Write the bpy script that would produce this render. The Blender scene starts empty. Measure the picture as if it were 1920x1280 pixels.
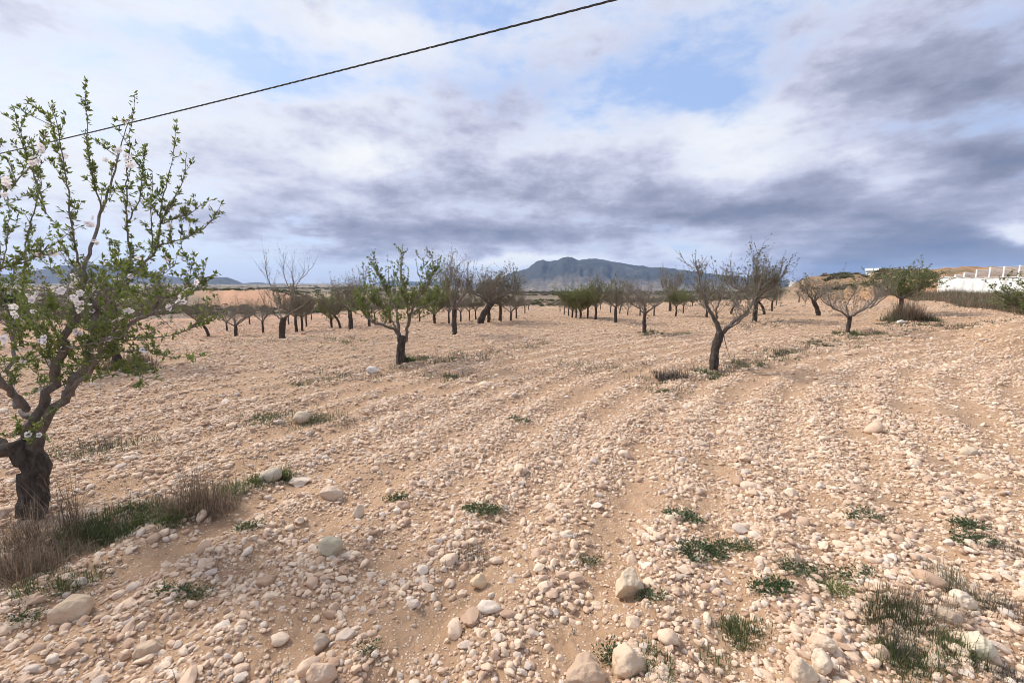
import bpy, math, random
import numpy as np
from mathutils import Vector

scene = bpy.context.scene
C = scene.collection
R = math.radians

# ------------------------------------------------------------------ camera
EYE = 1.62
PITCH = R(7.4)
F = 800.0            # focal length in pixels of the 1920 px wide photograph
cam_data = bpy.data.cameras.new("camera")
cam_data.sensor_fit = 'HORIZONTAL'
cam_data.sensor_width = 36.0
cam_data.lens = 15.0
cam_data.clip_start = 0.05
cam_data.clip_end = 40000.0
cam = bpy.data.objects.new("camera", cam_data)
cam.location = (0, 0, EYE)
cam.rotation_euler = (R(90) - PITCH, 0, 0)
C.objects.link(cam)
scene.camera = cam

# ------------------------------------------------------------------ light
SUN_AZ, SUN_EL = R(-62), R(44)       # azimuth from +Y, clockwise
EXPOSURE = 1.72
scene.view_settings.view_transform = 'Standard'
scene.view_settings.look = 'None'
scene.view_settings.gamma = 1.0
scene.view_settings.exposure = EXPOSURE
scene.view_settings.use_curve_mapping = False
sun_data = bpy.data.lights.new("sun", 'SUN')
sun_data.energy = 1.5
sun_data.angle = R(11)
sun_data.color = (1.0, 0.93, 0.84)
sun = bpy.data.objects.new("sun", sun_data)
sd = Vector((math.sin(SUN_AZ) * math.cos(SUN_EL), math.cos(SUN_AZ) * math.cos(SUN_EL), math.sin(SUN_EL)))
sun.rotation_euler = (-sd).to_track_quat('-Z', 'Y').to_euler()
sun.location = (0, 0, 50)
C.objects.link(sun)

CP, SP = math.cos(PITCH), math.sin(PITCH)


def ray(px, py):
    """direction through a point of the photograph, unit depth along the view axis"""
    u = (px - 960.0) / F
    w = (640.0 - py) / F
    return np.array((u, CP + w * SP, -SP + w * CP))


def azel(px, py):
    d = ray(px, py)
    return math.atan2(d[0], d[1]), math.atan2(d[2], math.hypot(d[0], d[1]))


# ------------------------------------------------------------------ node helper
class NT:
    def __init__(self, tree):
        self.t = tree
        self.n = tree.nodes
        self.l = tree.links

    def node(self, kind, **kw):
        nd = self.n.new(kind)
        for k, v in kw.items():
            setattr(nd, k, v)
        return nd

    def put(self, sock, v):
        if isinstance(v, bpy.types.NodeSocket):
            self.l.new(v, sock)
        elif v is not None:
            sock.default_value = v

    def m(self, op, a, b=None, c=None, clamp=False):
        nd = self.node('ShaderNodeMath', operation=op, use_clamp=clamp)
        self.put(nd.inputs[0], a)
        if b is not None:
            self.put(nd.inputs[1], b)
        if c is not None:
            self.put(nd.inputs[2], c)
        return nd.outputs[0]

    def v(self, op, a, b=None):
        nd = self.node('ShaderNodeVectorMath', operation=op)
        self.put(nd.inputs[0], a)
        if op == 'SCALE':
            self.put(nd.inputs['Scale'], b)
        elif b is not None:
            self.put(nd.inputs[1], b)
        return nd.outputs[0]

    def noise(self, vec, scale, detail=4.0, rough=0.5, dist=0.0, color=False):
        nd = self.node('ShaderNodeTexNoise')
        if vec is not None:
            self.l.new(vec, nd.inputs['Vector'])
        nd.inputs['Scale'].default_value = scale
        nd.inputs['Detail'].default_value = detail
        nd.inputs['Roughness'].default_value = rough
        nd.inputs['Distortion'].default_value = dist
        return nd.outputs['Color' if color else 'Fac']

    def voro(self, vec, scale, feature='F1', out='Distance', rnd=1.0):
        nd = self.node('ShaderNodeTexVoronoi', feature=feature)
        self.l.new(vec, nd.inputs['Vector'])
        nd.inputs['Scale'].default_value = scale
        nd.inputs['Randomness'].default_value = rnd
        return nd.outputs[out]

    def ramp(self, fac, stops, interp='LINEAR'):
        nd = self.node('ShaderNodeValToRGB')
        nd.color_ramp.interpolation = interp
        el = nd.color_ramp.elements
        while len(el) < len(stops):
            el.new(0.5)
        for e, (p, c) in zip(el, stops):
            e.position = p
            e.color = (*c, 1.0) if len(c) == 3 else c
        self.put(nd.inputs[0], fac)
        return nd.outputs[0]

    def mix(self, fac, a, b, blend='MIX'):
        nd = self.node('ShaderNodeMix', data_type='RGBA', blend_type=blend)
        self.put(nd.inputs[0], fac)
        for s, v in ((nd.inputs[6], a), (nd.inputs[7], b)):
            if isinstance(v, bpy.types.NodeSocket):
                self.l.new(v, s)
            else:
                s.default_value = (*v, 1.0)
        return nd.outputs[2]

    def smooth(self, x, lo, hi):
        nd = self.node('ShaderNodeMapRange', interpolation_type='SMOOTHSTEP')
        self.put(nd.inputs[0], x)
        nd.inputs[1].default_value = lo
        nd.inputs[2].default_value = hi
        return nd.outputs[0]

    def attr(self, name, out='Fac'):
        nd = self.node('ShaderNodeAttribute', attribute_name=name)
        return nd.outputs[out]


# ------------------------------------------------------------------ sky
world = bpy.data.worlds.new("World")
scene.world = world
world.use_nodes = True
wt = world.node_tree
wt.nodes.clear()
W = NT(wt)
SKY_K = 1.0 / (2.0 ** EXPOSURE)
gen = W.node('ShaderNodeTexCoord').outputs['Generated']
sep = W.node('ShaderNodeSeparateXYZ')
wt.links.new(gen, sep.inputs[0])
dx, dy, dz = sep.outputs
az0 = W.m('ARCTAN2', dx, dy)
el0 = W.m('ARCSINE', dz)
zc = W.m('ADD', W.m('MAXIMUM', dz, 0.0), 0.11)
comb = W.node('ShaderNodeCombineXYZ')
wt.links.new(W.m('DIVIDE', dx, zc), comb.inputs[0])
wt.links.new(W.m('DIVIDE', dy, zc), comb.inputs[1])
comb.inputs[2].default_value = 3.7
q = comb.outputs[0]
# angular coordinates, for billows that do not flatten towards the horizon
comb2 = W.node('ShaderNodeCombineXYZ')
wt.links.new(az0, comb2.inputs[0])
wt.links.new(W.m('MULTIPLY', el0, 2.1), comb2.inputs[1])
comb2.inputs[2].default_value = 1.3
ang = comb2.outputs[0]
warp = W.node('ShaderNodeSeparateXYZ')
wt.links.new(W.noise(ang, 3.2, 7, 0.6, 0.1, color=True), warp.inputs[0])
az = W.m('ADD', az0, W.m('MULTIPLY', W.m('SUBTRACT', warp.outputs[0], 0.5), 0.22))
el = W.m('ADD', el0, W.m('MULTIPLY', W.m('SUBTRACT', warp.outputs[1], 0.5), 0.16))


def blob(px, py, sx, sy, wgt):
    """soft cloud bank at a direction of the sky, sizes given in photograph pixels"""
    a, e = azel(px, py)
    a2, _ = azel(px + sx, py)
    _, e2 = azel(px, py - sy)
    sa, se = abs(a2 - a), abs(e2 - e)
    X = W.m('DIVIDE', W.m('SUBTRACT', az, a), sa)
    Y = W.m('DIVIDE', W.m('SUBTRACT', el, e), se)
    r2 = W.m('ADD', W.m('MULTIPLY', X, X), W.m('MULTIPLY', Y, Y))
    return W.m('MULTIPLY', W.m('POWER', 2.718, W.m('MULTIPLY', r2, -1.0)), wgt)


def addup(lst):
    s = lst[0]
    for x in lst[1:]:
        s = W.m('ADD', s, x)
    return s


fb = W.noise(q, 0.75, 9, 0.56, 0.15)
fb2 = W.noise(ang, 4.5, 10, 0.60, 0.12)
fb3 = W.noise(q, 1.9, 8, 0.6, 0.1)
fb4 = W.noise(ang, 15.0, 8, 0.6, 0.1)
# how dark (thick) the cloud is
dark = addup([
    W.m('MULTIPLY', W.m('SUBTRACT', fb, 0.5), 0.50),
    blob(1050, 400, 620, 70, 0.08),
    blob(330, 60, 420, 60, -0.12),
    W.m('MULTIPLY', W.m('SUBTRACT', fb2, 0.5), 0.95),
    W.m('MULTIPLY', W.m('SUBTRACT', fb3, 0.5), 0.40),
    blob(1680, 140, 290, 120, 0.40),
    blob(1850, 190, 200, 170, 0.22),
    blob(1880, 310, 150, 60, 0.40),
    blob(1560, 340, 120, 60, 0.10),
    blob(1000, 330, 330, 50, 0.16),
    blob(1120, 400, 380, 60, 0.21),
    blob(800, 365, 240, 40, 0.12),
    blob(1330, 415, 160, 30, 0.22),
    blob(900, 440, 300, 30, 0.20),
    blob(1600, 410, 260, 40, 0.22),
    blob(1700, 490, 420, 60, 0.80),
    blob(450, 330, 160, 60, 0.05),
    blob(560, 440, 240, 40, 0.22),
    W.m('MULTIPLY', W.m('SUBTRACT', fb4, 0.5), 0.40),
    blob(640, 215, 150, 30, 0.06),
    blob(1380, 320, 110, 50, -0.20),
    blob(1575, 305, 60, 30, -0.26),
    blob(1400, 225, 170, 50, -0.20),
    blob(1890, 435, 80, 24, -0.55),
    blob(960, 494, 110, 12, -0.5),
    blob(250, 190, 420, 130, -0.12),
    blob(700, 295, 90, 30, -0.26),
    blob(640, 40, 300, 60, -0.16),
    blob(80, 330, 300, 120, -0.12),
])
dark = W.m('ADD', dark, 0.20)
cloud_col = W.ramp(dark, [
    (0.00, (0.97, 0.985, 1.0)),
    (0.18, (0.83, 0.855, 0.95)),
    (0.34, (0.63, 0.655, 0.81)),
    (0.52, (0.40, 0.425, 0.565)),
    (0.74, (0.235, 0.262, 0.375)),
    (1.00, (0.135, 0.175, 0.305)),
])
# how much cloud covers the blue
cover = addup([
    W.m('MULTIPLY', W.m('SUBTRACT', fb, 0.5), 1.3),
    W.m('MULTIPLY', W.m('SUBTRACT', fb2, 0.5), 1.5),
    W.m('MULTIPLY', W.m('SUBTRACT', fb3, 0.5), 1.4),
    blob(1180, 110, 280, 75, -0.24),
    W.m('MULTIPLY', W.m('SUBTRACT', fb4, 0.5), 0.8),
    blob(1360, 170, 130, 45, -0.3),
    blob(900, 160, 160, 40, -0.36),
    blob(820, 10, 130, 45, -0.42),
    blob(380, 95, 260, 30, -0.36),
    blob(120, 80, 130, 40, -0.2),
    blob(420, 500, 420, 26, -0.50),
    blob(30, 470, 220, 60, -0.25),
    blob(1660, 130, 260, 110, 0.5),
    blob(1000, 380, 700, 100, 0.5),
    blob(1700, 460, 400, 90, 0.9),
])
cover = W.smooth(W.m('ADD', cover, 0.80), 0.20, 1.05)
skytex = W.node('ShaderNodeTexSky', sky_type='NISHITA', sun_disc=False)
skytex.sun_elevation = SUN_EL
skytex.sun_rotation = SUN_AZ % (2 * math.pi)
skytex.air_density = 1.0
skytex.dust_density = 1.6
skytex.ozone_density = 1.0
blue = W.mix(1.0, skytex.outputs[0], (0.06, 0.06, 0.06), 'MULTIPLY')
bluehaze = W.mix(0.7, blue, tuple(SKY_K * x for x in (0.41, 0.57, 0.93)))   # thin high veil over the blue
cl = W.mix(1.0, cloud_col, (SKY_K,) * 3, 'MULTIPLY')
final = W.mix(cover, bluehaze, cl)
bg = W.node('ShaderNodeBackground')
wt.links.new(final, bg.inputs[0])
bg.inputs[1].default_value = 1.0
wo = W.node('ShaderNodeOutputWorld')
wt.links.new(bg.outputs[0], wo.inputs[0])
world.cycles.sampling_method = 'MANUAL'
world.cycles.sample_map_resolution = 512

# ------------------------------------------------------------------ numpy noise
_prng = np.random.RandomState(7)
_LAT = _prng.rand(256, 256)


def vnoise(x, y):
    xi = np.floor(x).astype(np.int64)
    yi = np.floor(y).astype(np.int64)
    fx = x - xi
    fy = y - yi
    fx = fx * fx * fx * (fx * (fx * 6 - 15) + 10)
    fy = fy * fy * fy * (fy * (fy * 6 - 15) + 10)
    a = _LAT[xi & 255, yi & 255]
    b = _LAT[(xi + 1) & 255, yi & 255]
    c = _LAT[xi & 255, (yi + 1) & 255]
    d = _LAT[(xi + 1) & 255, (yi + 1) & 255]
    return (a * (1 - fx) + b * fx) * (1 - fy) + (c * (1 - fx) + d * fx) * fy


def fbm(x, y, oct=4, gain=0.5):
    s = 0.0
    a = 1.0
    tot = 0.0
    for i in range(oct):
        s = s + a * vnoise(x * 2 ** i + 17.3 * i, y * 2 ** i - 9.1 * i)
        tot += a
        a *= gain
    return s / tot - 0.5


def sstep(x, lo, hi):
    t = np.clip((x - lo) / (hi - lo), 0, 1)
    return t * t * (3 - 2 * t)


# ------------------------------------------------------------------ terrain heights
# per azimuth column (given by the photograph's x): ground profile as (distance, height) or (distance, 'p', photo y)
def pz(px, py, r):
    d = ray(px, py)
    return EYE + r * d[2] / math.hypot(d[0], d[1])


P = 'p'
COLS = [
    (-900, [(12, 0), (40, -1.0), (100, -2), (400, -4), (3000, -8), (9000, -8)]),
    (0, [(12, 0), (18, -.25), (35, P, 612), (60, P, 598), (75, P, 583), (120, P, 566), (300, P, 553), (800, P, 543), (3000, P, 535), (9000, P, 531)]),
    (200, [(12, 0), (18, -.25), (35, P, 610), (58, P, 597), (72, P, 580), (120, P, 566), (300, P, 553), (800, P, 543), (3000, P, 535), (9000, P, 531)]),
    (330, [(13, 0), (20, -.3), (36, P, 606), (52, P, 596), (58, P, 584), (90, P, 560), (130, P, 553), (400, P, 547), (1000, P, 541), (3000, P, 535), (9000, P, 531)]),
    (400, [(14, 0), (22, P, 622), (45, P, 599), (54, P, 594), (59, P, 584), (88, P, 543), (130, P, 546), (400, P, 546), (1000, P, 541), (3000, P, 535), (9000, P, 531)]),
    (480, [(14, 0), (22, P, 619), (45, P, 597), (54, P, 592), (60, P, 582), (88, P, 541), (130, P, 545), (400, P, 546), (1000, P, 541), (3000, P, 535), (9000, P, 531)]),
    (600, [(15, 0), (24, P, 613), (50, P, 590), (62, P, 582), (90, P, 562), (150, P, 558), (400, P, 548), (1000, P, 541), (3000, P, 535), (9000, P, 532)]),
    (800, [(18, 0), (30, P, 590), (60, P, 574), (90, P, 568), (150, P, 559), (400, P, 550), (1000, P, 545), (3000, P, 540), (9000, P, 535)]),
    (1000, [(20, 0), (38, P, 578), (60, P, 571), (100, P, 563), (250, P, 554), (600, P, 549), (1500, P, 547), (3000, P, 545), (9000, P, 540)]),
    (1200, [(20, 0), (36, P, 574), (60, P, 565), (100, P, 560), (250, P, 554), (600, P, 550), (1500, P, 548), (3000, P, 545), (9000, P, 540)]),
    (1400, [(20, 0), (36, P, 573), (60, P, 562), (90, P, 558), (200, P, 554), (600, P, 548), (3000, P, 540), (9000, P, 536)]),
    (1470, [(20, 0), (36, P, 573), (60, P, 561), (75, P, 556), (95, P, 540), (130, P, 545), (600, P, 545), (3000, P, 538), (9000, P, 534)]),
    (1520, [(20, 0), (36, P, 573), (58, P, 561), (62, P, 556), (78, P, 524), (95, P, 518), (130, P, 526), (600, P, 540), (3000, P, 536), (9000, P, 533)]),
    (1600, [(20, 0), (32, P, 576), (54, P, 562), (58, P, 556), (74, P, 521), (90, P, 514), (130, P, 522), (600, P, 536), (3000, P, 536), (9000, P, 533)]),
    (1700, [(18, 0), (28, P, 581), (44, P, 566), (50, P, 553), (66, P, 517), (82, P, 506), (130, P, 515), (600, P, 530), (3000, P, 535), (9000, P, 533)]),
    (1800, [(18, 0), (26, P, 586), (31, P, 577), (38, P, 562), (48, P, 548), (64, P, 512), (80, P, 499), (130, P, 510), (600, P, 530), (3000, P, 535), (9000, P, 533)]),
    (1920, [(15, 0), (20, P, 604), (24, P, 594), (31, P, 573), (42, P, 553), (56, P, 520), (74, P, 499), (130, P, 505), (600, P, 525), (3000, P, 535), (9000, P, 533)]),
    (2400, [(12, 0), (17, .1), (20, .7), (27, 1.6), (45, 3.6), (60, 5.2), (130, 9.0), (600, 16), (3000, 20), (9000, 20)]),
]
_caz = []
_cprof = []
for px, prof in COLS:
    _caz.append(math.atan2((px - 960.0) / F, CP + (640 - 545) / F * SP))
    rr = [0.01] + [k[0] for k in prof]
    zz = [0.0] + [(k[1] if len(k) == 2 else pz(px, k[2], k[0])) for k in prof]
    _cprof.append((np.log(np.array(rr)), np.array(zz)))
_caz = [-2.6, -1.9] + _caz + [1.9, 2.6]
flatp = (np.log(np.array([0.01, 20, 100, 9000])), np.array([0.0, 0.0, -0.5, -1.0]))
_cprof = [flatp, (_cprof[0][0], _cprof[0][1] * .6)] + _cprof + [(_cprof[-1][0], _cprof[-1][1] * .5), flatp]
_caz = np.array(_caz)
FUR_C = (17.0, -4.0)


def macro_height(x, y):
    r = np.hypot(x, y)
    a = np.arctan2(x, y)
    lr = np.log(np.maximum(r, 0.011))
    Z = np.stack([np.interp(lr, p[0], p[1]) for p in _cprof], 0)
    i = np.clip(np.searchsorted(_caz, a) - 1, 0, len(_caz) - 2)
    t = np.clip((a - _caz[i]) / (_caz[i + 1] - _caz[i]), 0, 1)
    t = t * t * (3 - 2 * t)
    idx = np.arange(Z.shape[1])
    return Z[i, idx] * (1 - t) + Z[i + 1, idx] * t


def furrow(x, y):
    ph = np.hypot(x - FUR_C[0], y - FUR_C[1]) + 0.22 * fbm(x * .35, y * .35, 2)
    return 0.5 + 0.5 * np.cos(ph * 2 * math.pi / 0.62)


def height(x, y):
    x = np.atleast_1d(np.asarray(x, float))
    y = np.atleast_1d(np.asarray(y, float))
    r = np.hypot(x, y)
    z = macro_height(x, y)
    near = 1 - sstep(r, 25, 70)
    z = z + near * (0.050 * (furrow(x, y) - .5) + 0.05 * fbm(x * .8, y * .8, 2) + 0.036 * fbm(x * 4.3, y * 4.3, 3, .6)
                    + 0.020 * fbm(x * 17, y * 17, 2, .6) * (1 - sstep(r, 6, 14)))
    far = sstep(r, 40, 120)
    z = z + far * fbm(x * .05, y * .05, 4) * np.minimum(r * .012, 5.0)
    a = np.arctan2(x, y)
    bank = sstep(a, .58, .64) * sstep(r, 46, 60) * (1 - sstep(r, 150, 300))
    mound = sstep(a, -.66, -.58) * (1 - sstep(a, -.44, -.36)) * sstep(r, 58, 70) * (1 - sstep(r, 120, 150))
    gul = np.abs(fbm(a * 45, np.log(r + 1) * 3.0, 3, .6)) * 2
    z = z - (bank * .9 + mound * 1.2) * gul
    return z


def H(x, y):
    return float(height(x, y)[0])


def hit(px, py):
    """where the ray through a point of the photograph meets the ground"""
    d = ray(px, py)
    ts = np.exp(np.linspace(math.log(1.0), math.log(9000), 6000))
    X = d[0] * ts
    Y = d[1] * ts
    Z = EYE + d[2] * ts
    below = np.nonzero(Z < height(X, Y))[0]
    k = below[0] if len(below) else len(ts) - 1
    t = ts[k]
    return float(d[0] * t), float(d[1] * t), H(d[0] * t, d[1] * t), float(t)


# ------------------------------------------------------------------ object helpers
def mesh_np(name, V, Fc, smooth=False):
    me = bpy.data.meshes.new(name)
    V = np.asarray(V, np.float32)
    me.vertices.add(len(V))
    me.vertices.foreach_set('co', V.ravel())
    if isinstance(Fc, np.ndarray):
        n, k = Fc.shape
        me.loops.add(n * k)
        me.loops.foreach_set('vertex_index', Fc.astype(np.int32).ravel())
        me.polygons.add(n)
        me.polygons.foreach_set('loop_start', np.arange(0, n * k, k, dtype=np.int32))
    elif Fc:
        tot = np.concatenate([np.asarray(f).ravel() for f in Fc])
        sizes = np.concatenate([np.full(f.shape[0], f.shape[1]) for f in Fc])
        me.loops.add(len(tot))
        me.loops.foreach_set('vertex_index', tot.astype(np.int32))
        me.polygons.add(len(sizes))
        me.polygons.foreach_set('loop_start', (np.cumsum(sizes) - sizes).astype(np.int32))
    me.update(calc_edges=True)
    if smooth and len(me.polygons):
        me.polygons.foreach_set('use_smooth', np.ones(len(me.polygons), dtype=bool))
    me.validate()
    return me


def fattr(me, name, vals):
    a = me.attributes.new(name, 'FLOAT', 'POINT')
    a.data.foreach_set('value', np.asarray(vals, np.float32))


def link(name, me, mat=None, parent=None, loc=None):
    o = bpy.data.objects.new(name, me)
    if mat is not None and me is not None and len(me.materials) == 0:
        me.materials.append(mat)
    if parent is not None:
        o.parent = parent
    if loc is not None:
        o.location = loc
    C.objects.link(o)
    return o


def tag(o, label=None, cat=None, group=None, kind=None):
    if label:
        o['label'] = label
    if cat:
        o['category'] = cat
    if group:
        o['group'] = group
    if kind:
        o['kind'] = kind
    return o


def empty(name, loc):
    o = bpy.data.objects.new(name, None)
    o.location = loc
    o.empty_display_size = .2
    C.objects.link(o)
    return o


# ------------------------------------------------------------------ materials
def new_mat(name):
    m = bpy.data.materials.new(name)
    m.use_nodes = True
    m.node_tree.nodes.clear()
    n = NT(m.node_tree)
    out = n.node('ShaderNodeOutputMaterial')
    bs = n.node('ShaderNodeBsdfPrincipled')
    bs.inputs['Roughness'].default_value = .9
    bs.inputs['Specular IOR Level'].default_value = .2
    n.l.new(bs.outputs[0], out.inputs[0])
    n.bs = bs
    n.out = out
    return m, n


def bump(n, hgt, strength, dist):
    b = n.node('ShaderNodeBump')
    b.inputs['Strength'].default_value = strength
    b.inputs['Distance'].default_value = dist
    n.l.new(hgt, b.inputs['Height'])
    n.l.new(b.outputs[0], n.bs.inputs['Normal'])


STONE_STOPS = [(0.0, (.45, .295, .20)), (.25, (.61, .435, .31)), (.55, (.72, .545, .395)), (.8, (.78, .615, .46)), (.93, (.55, .455, .385)), (1.0, (.83, .71, .58))]


def stone_mat(name, stops=STONE_STOPS, rnd=True, base=None):
    m, n = new_mat(name)
    tc = n.node('ShaderNodeTexCoord').outputs['Object']
    oi = n.node('ShaderNodeObjectInfo')
    if rnd:
        col = n.ramp(oi.outputs['Random'], stops)
    else:
        col = base
    off = n.v('ADD', tc, n.v('SCALE', (7.1, 3.3, 5.7), n.m('MULTIPLY', oi.outputs['Random'], 9.0)))
    f1 = n.noise(off, 2.2, 5, .6, .3)
    f2 = n.noise(off, 9.0, 6, .65)
    col = n.mix(n.m('MULTIPLY', n.smooth(f1, .48, .75), .55), col, (.45, .285, .18))     # clinging earth
    col = n.mix(n.m('MULTIPLY', n.smooth(f2, .55, .75), .30), col, (.78, .68, .55))
    col = n.mix(n.m('MULTIPLY', n.smooth(f2, .47, .30), .35), col, (.33, .24, .17))
    n.l.new(col, n.bs.inputs['Base Color'])
    h = n.m('ADD', n.m('MULTIPLY', f1, .6), f2)
    bump(n, h, .35, .12)
    return m


M_STONE = stone_mat("pale_limestone")

# ground
M_GROUND, n = new_mat("stony_earth")
geo = n.node('ShaderNodeNewGeometry').outputs['Position']
base = n.attr('soil', 'Color')
stony = n.attr('stony')
f_big = n.noise(geo, .35, 5, .6)
f_mid = n.noise(geo, 2.3, 6, .6)
f_fine = n.noise(geo, 21.0, 6, .7)
col = n.mix(n.m('MULTIPLY', n.smooth(f_mid, .40, .70), .5), base, n.mix(.5, base, (.30, .165, .095)))
col = n.mix(n.m('MULTIPLY', n.smooth(f_fine, .48, .72), .5), col, (.55, .40, .28))
col = n.mix(n.m('MULTIPLY', n.smooth(f_fine, .47, .28), .45), col, (.20, .115, .07))
# small pebbles pressed into the earth (too fine to pick out one by one)
pv = n.voro(geo, 62.0)
pc = n.voro(geo, 62.0, out='Color')
pcs = n.node('ShaderNodeSeparateColor')
n.l.new(pc, pcs.inputs[0])
peb = n.m('MULTIPLY', n.smooth(pv, .42, .30), n.m('GREATER_THAN', pcs.outputs[0], .45))
pebcol = n.ramp(pcs.outputs[1], STONE_STOPS)
col = n.mix(n.m('MULTIPLY', n.m('MULTIPLY', peb, stony), .85), col, pebcol)
pv2 = n.voro(geo, 17.0)
pc2 = n.node('ShaderNodeSeparateColor')
n.l.new(n.voro(geo, 17.0, out='Color'), pc2.inputs[0])
peb2 = n.m('MULTIPLY', n.m('MULTIPLY', n.smooth(pv2, .45, .33), n.m('GREATER_THAN', pc2.outputs[0], .55)), n.attr('midstone'))
col = n.mix(n.m('MULTIPLY', peb2, .8), col, n.ramp(pc2.outputs[1], STONE_STOPS))
# thin cover of scrub and dry herbs on far land
scr = n.attr('scrub')
f_s = n.noise(geo, .9, 5, .65)
f_s2 = n.noise(geo, .11, 4, .6)
sm = n.m('MULTIPLY', n.smooth(n.m('ADD', f_s, n.m('MULTIPLY', f_s2, .6)), .62, .92), scr)
col = n.mix(sm, col, (.085, .085, .05))
# patchwork of far fields
pw = n.attr('plain')
sx = n.node('ShaderNodeMapping')
sx.inputs['Scale'].default_value = (.006, .0022, 0)
sx.inputs['Rotation'].default_value = (0, 0, .12)
n.l.new(geo, sx.inputs['Vector'])
fc = n.node('ShaderNodeSeparateColor')
n.l.new(n.voro(sx.outputs[0], 3.2, out='Color'), fc.inputs[0])
fields = n.ramp(fc.outputs[0], [(0, (.10, .085, .06)), (.3, (.22, .165, .11)), (.5, (.36, .25, .16)), (.65, (.13, .125, .075)), (.85, (.30, .235, .16)), (1, (.42, .33, .23))], 'CONSTANT')
fields = n.mix(n.m('MULTIPLY', n.smooth(f_s2, .45, .6), .6), fields, (.09, .085, .055))
col = n.mix(pw, col, fields)
n.l.new(col, n.bs.inputs['Base Color'])
hh = n.m('ADD', n.m('ADD', n.m('MULTIPLY', f_fine, .02), n.m('MULTIPLY', n.m('MULTIPLY', peb, stony), .006)), n.m('MULTIPLY', peb2, .02))
bump(n, hh, .9, 1.0)


def bark_mat(name):
    m, n = new_mat(name)
    tc = n.node('ShaderNodeTexCoord').outputs['Object']
    mp = n.node('ShaderNodeMapping')
    mp.inputs['Scale'].default_value = (1, 1, .35)
    n.l.new(tc, mp.inputs['Vector'])
    f1 = n.noise(mp.outputs[0], 28, 6, .65, .4)
    f2 = n.noise(tc, 7, 4, .6)
    old = n.attr('thick')
    thin = n.ramp(f1, [(.3, (.16, .138, .122)), (.7, (.34, .30, .27))])
    thick = n.ramp(f1, [(.3, (.025, .020, .017)), (.55, (.085, .068, .056)), (.75, (.17, .14, .12))])
    col = n.mix(old, thin, thick)
    col = n.mix(n.m('MULTIPLY', n.smooth(f2, .6, .75), .3), col, (.17, .16, .12))
    n.l.new(col, n.bs.inputs['Base Color'])
    f3 = n.noise(mp.outputs[0], 90, 5, .7)
    bump(n, n.m('ADD', f1, n.m('MULTIPLY', f3, .5)), 1.0, .035)
    return m


M_BARK = bark_mat("almond_bark")


def leaf_mat(name, stops, trans=.35, green=.5):
    m, n = new_mat(name)
    g = n.node('ShaderNodeNewGeometry')
    col = n.ramp(g.outputs['Random Per Island'], stops)
    n.l.new(col, n.bs.inputs['Base Color'])
    n.bs.inputs['Roughness'].default_value = .55
    n.bs.inputs['Specular IOR Level'].default_value = .3
    if trans > 0:
        tr = n.node('ShaderNodeBsdfTranslucent')
        n.l.new(n.mix(green, col, (.22, .30, .05)), tr.inputs[0])
        mx = n.node('ShaderNodeMixShader')
        mx.inputs[0].default_value = trans
        n.l.new(n.bs.outputs[0], mx.inputs[1])
        n.l.new(tr.outputs[0], mx.inputs[2])
        n.l.new(mx.outputs[0], n.out.inputs[0])
    return m


M_LEAF = leaf_mat("young_almond_leaf", [(0, (.075, .105, .03)), (.5, (.155, .195, .055)), (.85, (.22, .26, .08)), (1, (.28, .24, .11))])
M_LEAF_PALE = leaf_mat("pale_almond_leaf", [(0, (.11, .13, .05)), (.5, (.18, .205, .085)), (1, (.27, .25, .13))])
M_LEAF_DULL = leaf_mat("dull_almond_leaf", [(0, (.10, .10, .06)), (.6, (.155, .15, .09)), (1, (.23, .19, .135))], .3, .15)
M_LEAF_DARK = leaf_mat("dark_scrub_leaf", [(0, (.022, .032, .014)), (.6, (.045, .055, .025)), (1, (.085, .08, .045))], .15)
M_GREEN = leaf_mat("green_blade", [(0, (.035, .055, .02)), (.6, (.07, .095, .038)), (1, (.14, .14, .065))], .25)
M_WEED = leaf_mat("weed_leaf", [(0, (.035, .062, .026)), (.6, (.06, .095, .042)), (1, (.11, .145, .07))], .2)
M_DRY = leaf_mat("dry_blade", [(0, (.10, .072, .048)), (.5, (.20, .145, .10)), (.85, (.30, .22, .15)), (1, (.42, .32, .22))], .15, 0.0)
M_TWIG = leaf_mat("dead_twig", [(0, (.05, .042, .036)), (1, (.17, .145, .12))], 0)
M_PETAL, n = new_mat("blossom_petal")
pat = n.attr('heart')
n.l.new(n.mix(pat, (.90, .88, .88), (.20, .05, .06)), n.bs.inputs['Base Color'])
n.bs.inputs['Roughness'].default_value = .6
trp = n.node('ShaderNodeBsdfTranslucent')
trp.inputs[0].default_value = (.85, .80, .80, 1)
mxp = n.node('ShaderNodeMixShader')
mxp.inputs[0].default_value = .35
n.l.new(n.bs.outputs[0], mxp.inputs[1])
n.l.new(trp.outputs[0], mxp.inputs[2])
n.l.new(mxp.outputs[0], n.out.inputs[0])


def plain_mat(name, c, var=.12, scale=6.0, rough=.8):
    m, n = new_mat(name)
    tc = n.node('ShaderNodeTexCoord').outputs['Object']
    f = n.noise(tc, scale, 5, .6)
    n.l.new(n.mix(n.smooth(f, .35, .7), c, tuple(x * (1 - var * 2) for x in c)), n.bs.inputs['Base Color'])
    n.bs.inputs['Roughness'].default_value = rough
    return m


M_WHITE = plain_mat("white_wall_paint", (.74, .725, .69), .16, 1.1)
M_POST = plain_mat("white_post_paint", (.78, .77, .74), .06, 9)
M_WIRE = plain_mat("galvanised_wire", (.50, .50, .50), .1, 20, .5)
M_ROOF = plain_mat("white_roof_sheet", (.72, .72, .71), .08, 2)
M_GLASS = plain_mat("dark_window_pane", (.05, .06, .07), .1, 2, .15)
M_CABLE = plain_mat("black_cable_sheath", (.065, .075, .072), .2, 30, .55)

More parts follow.
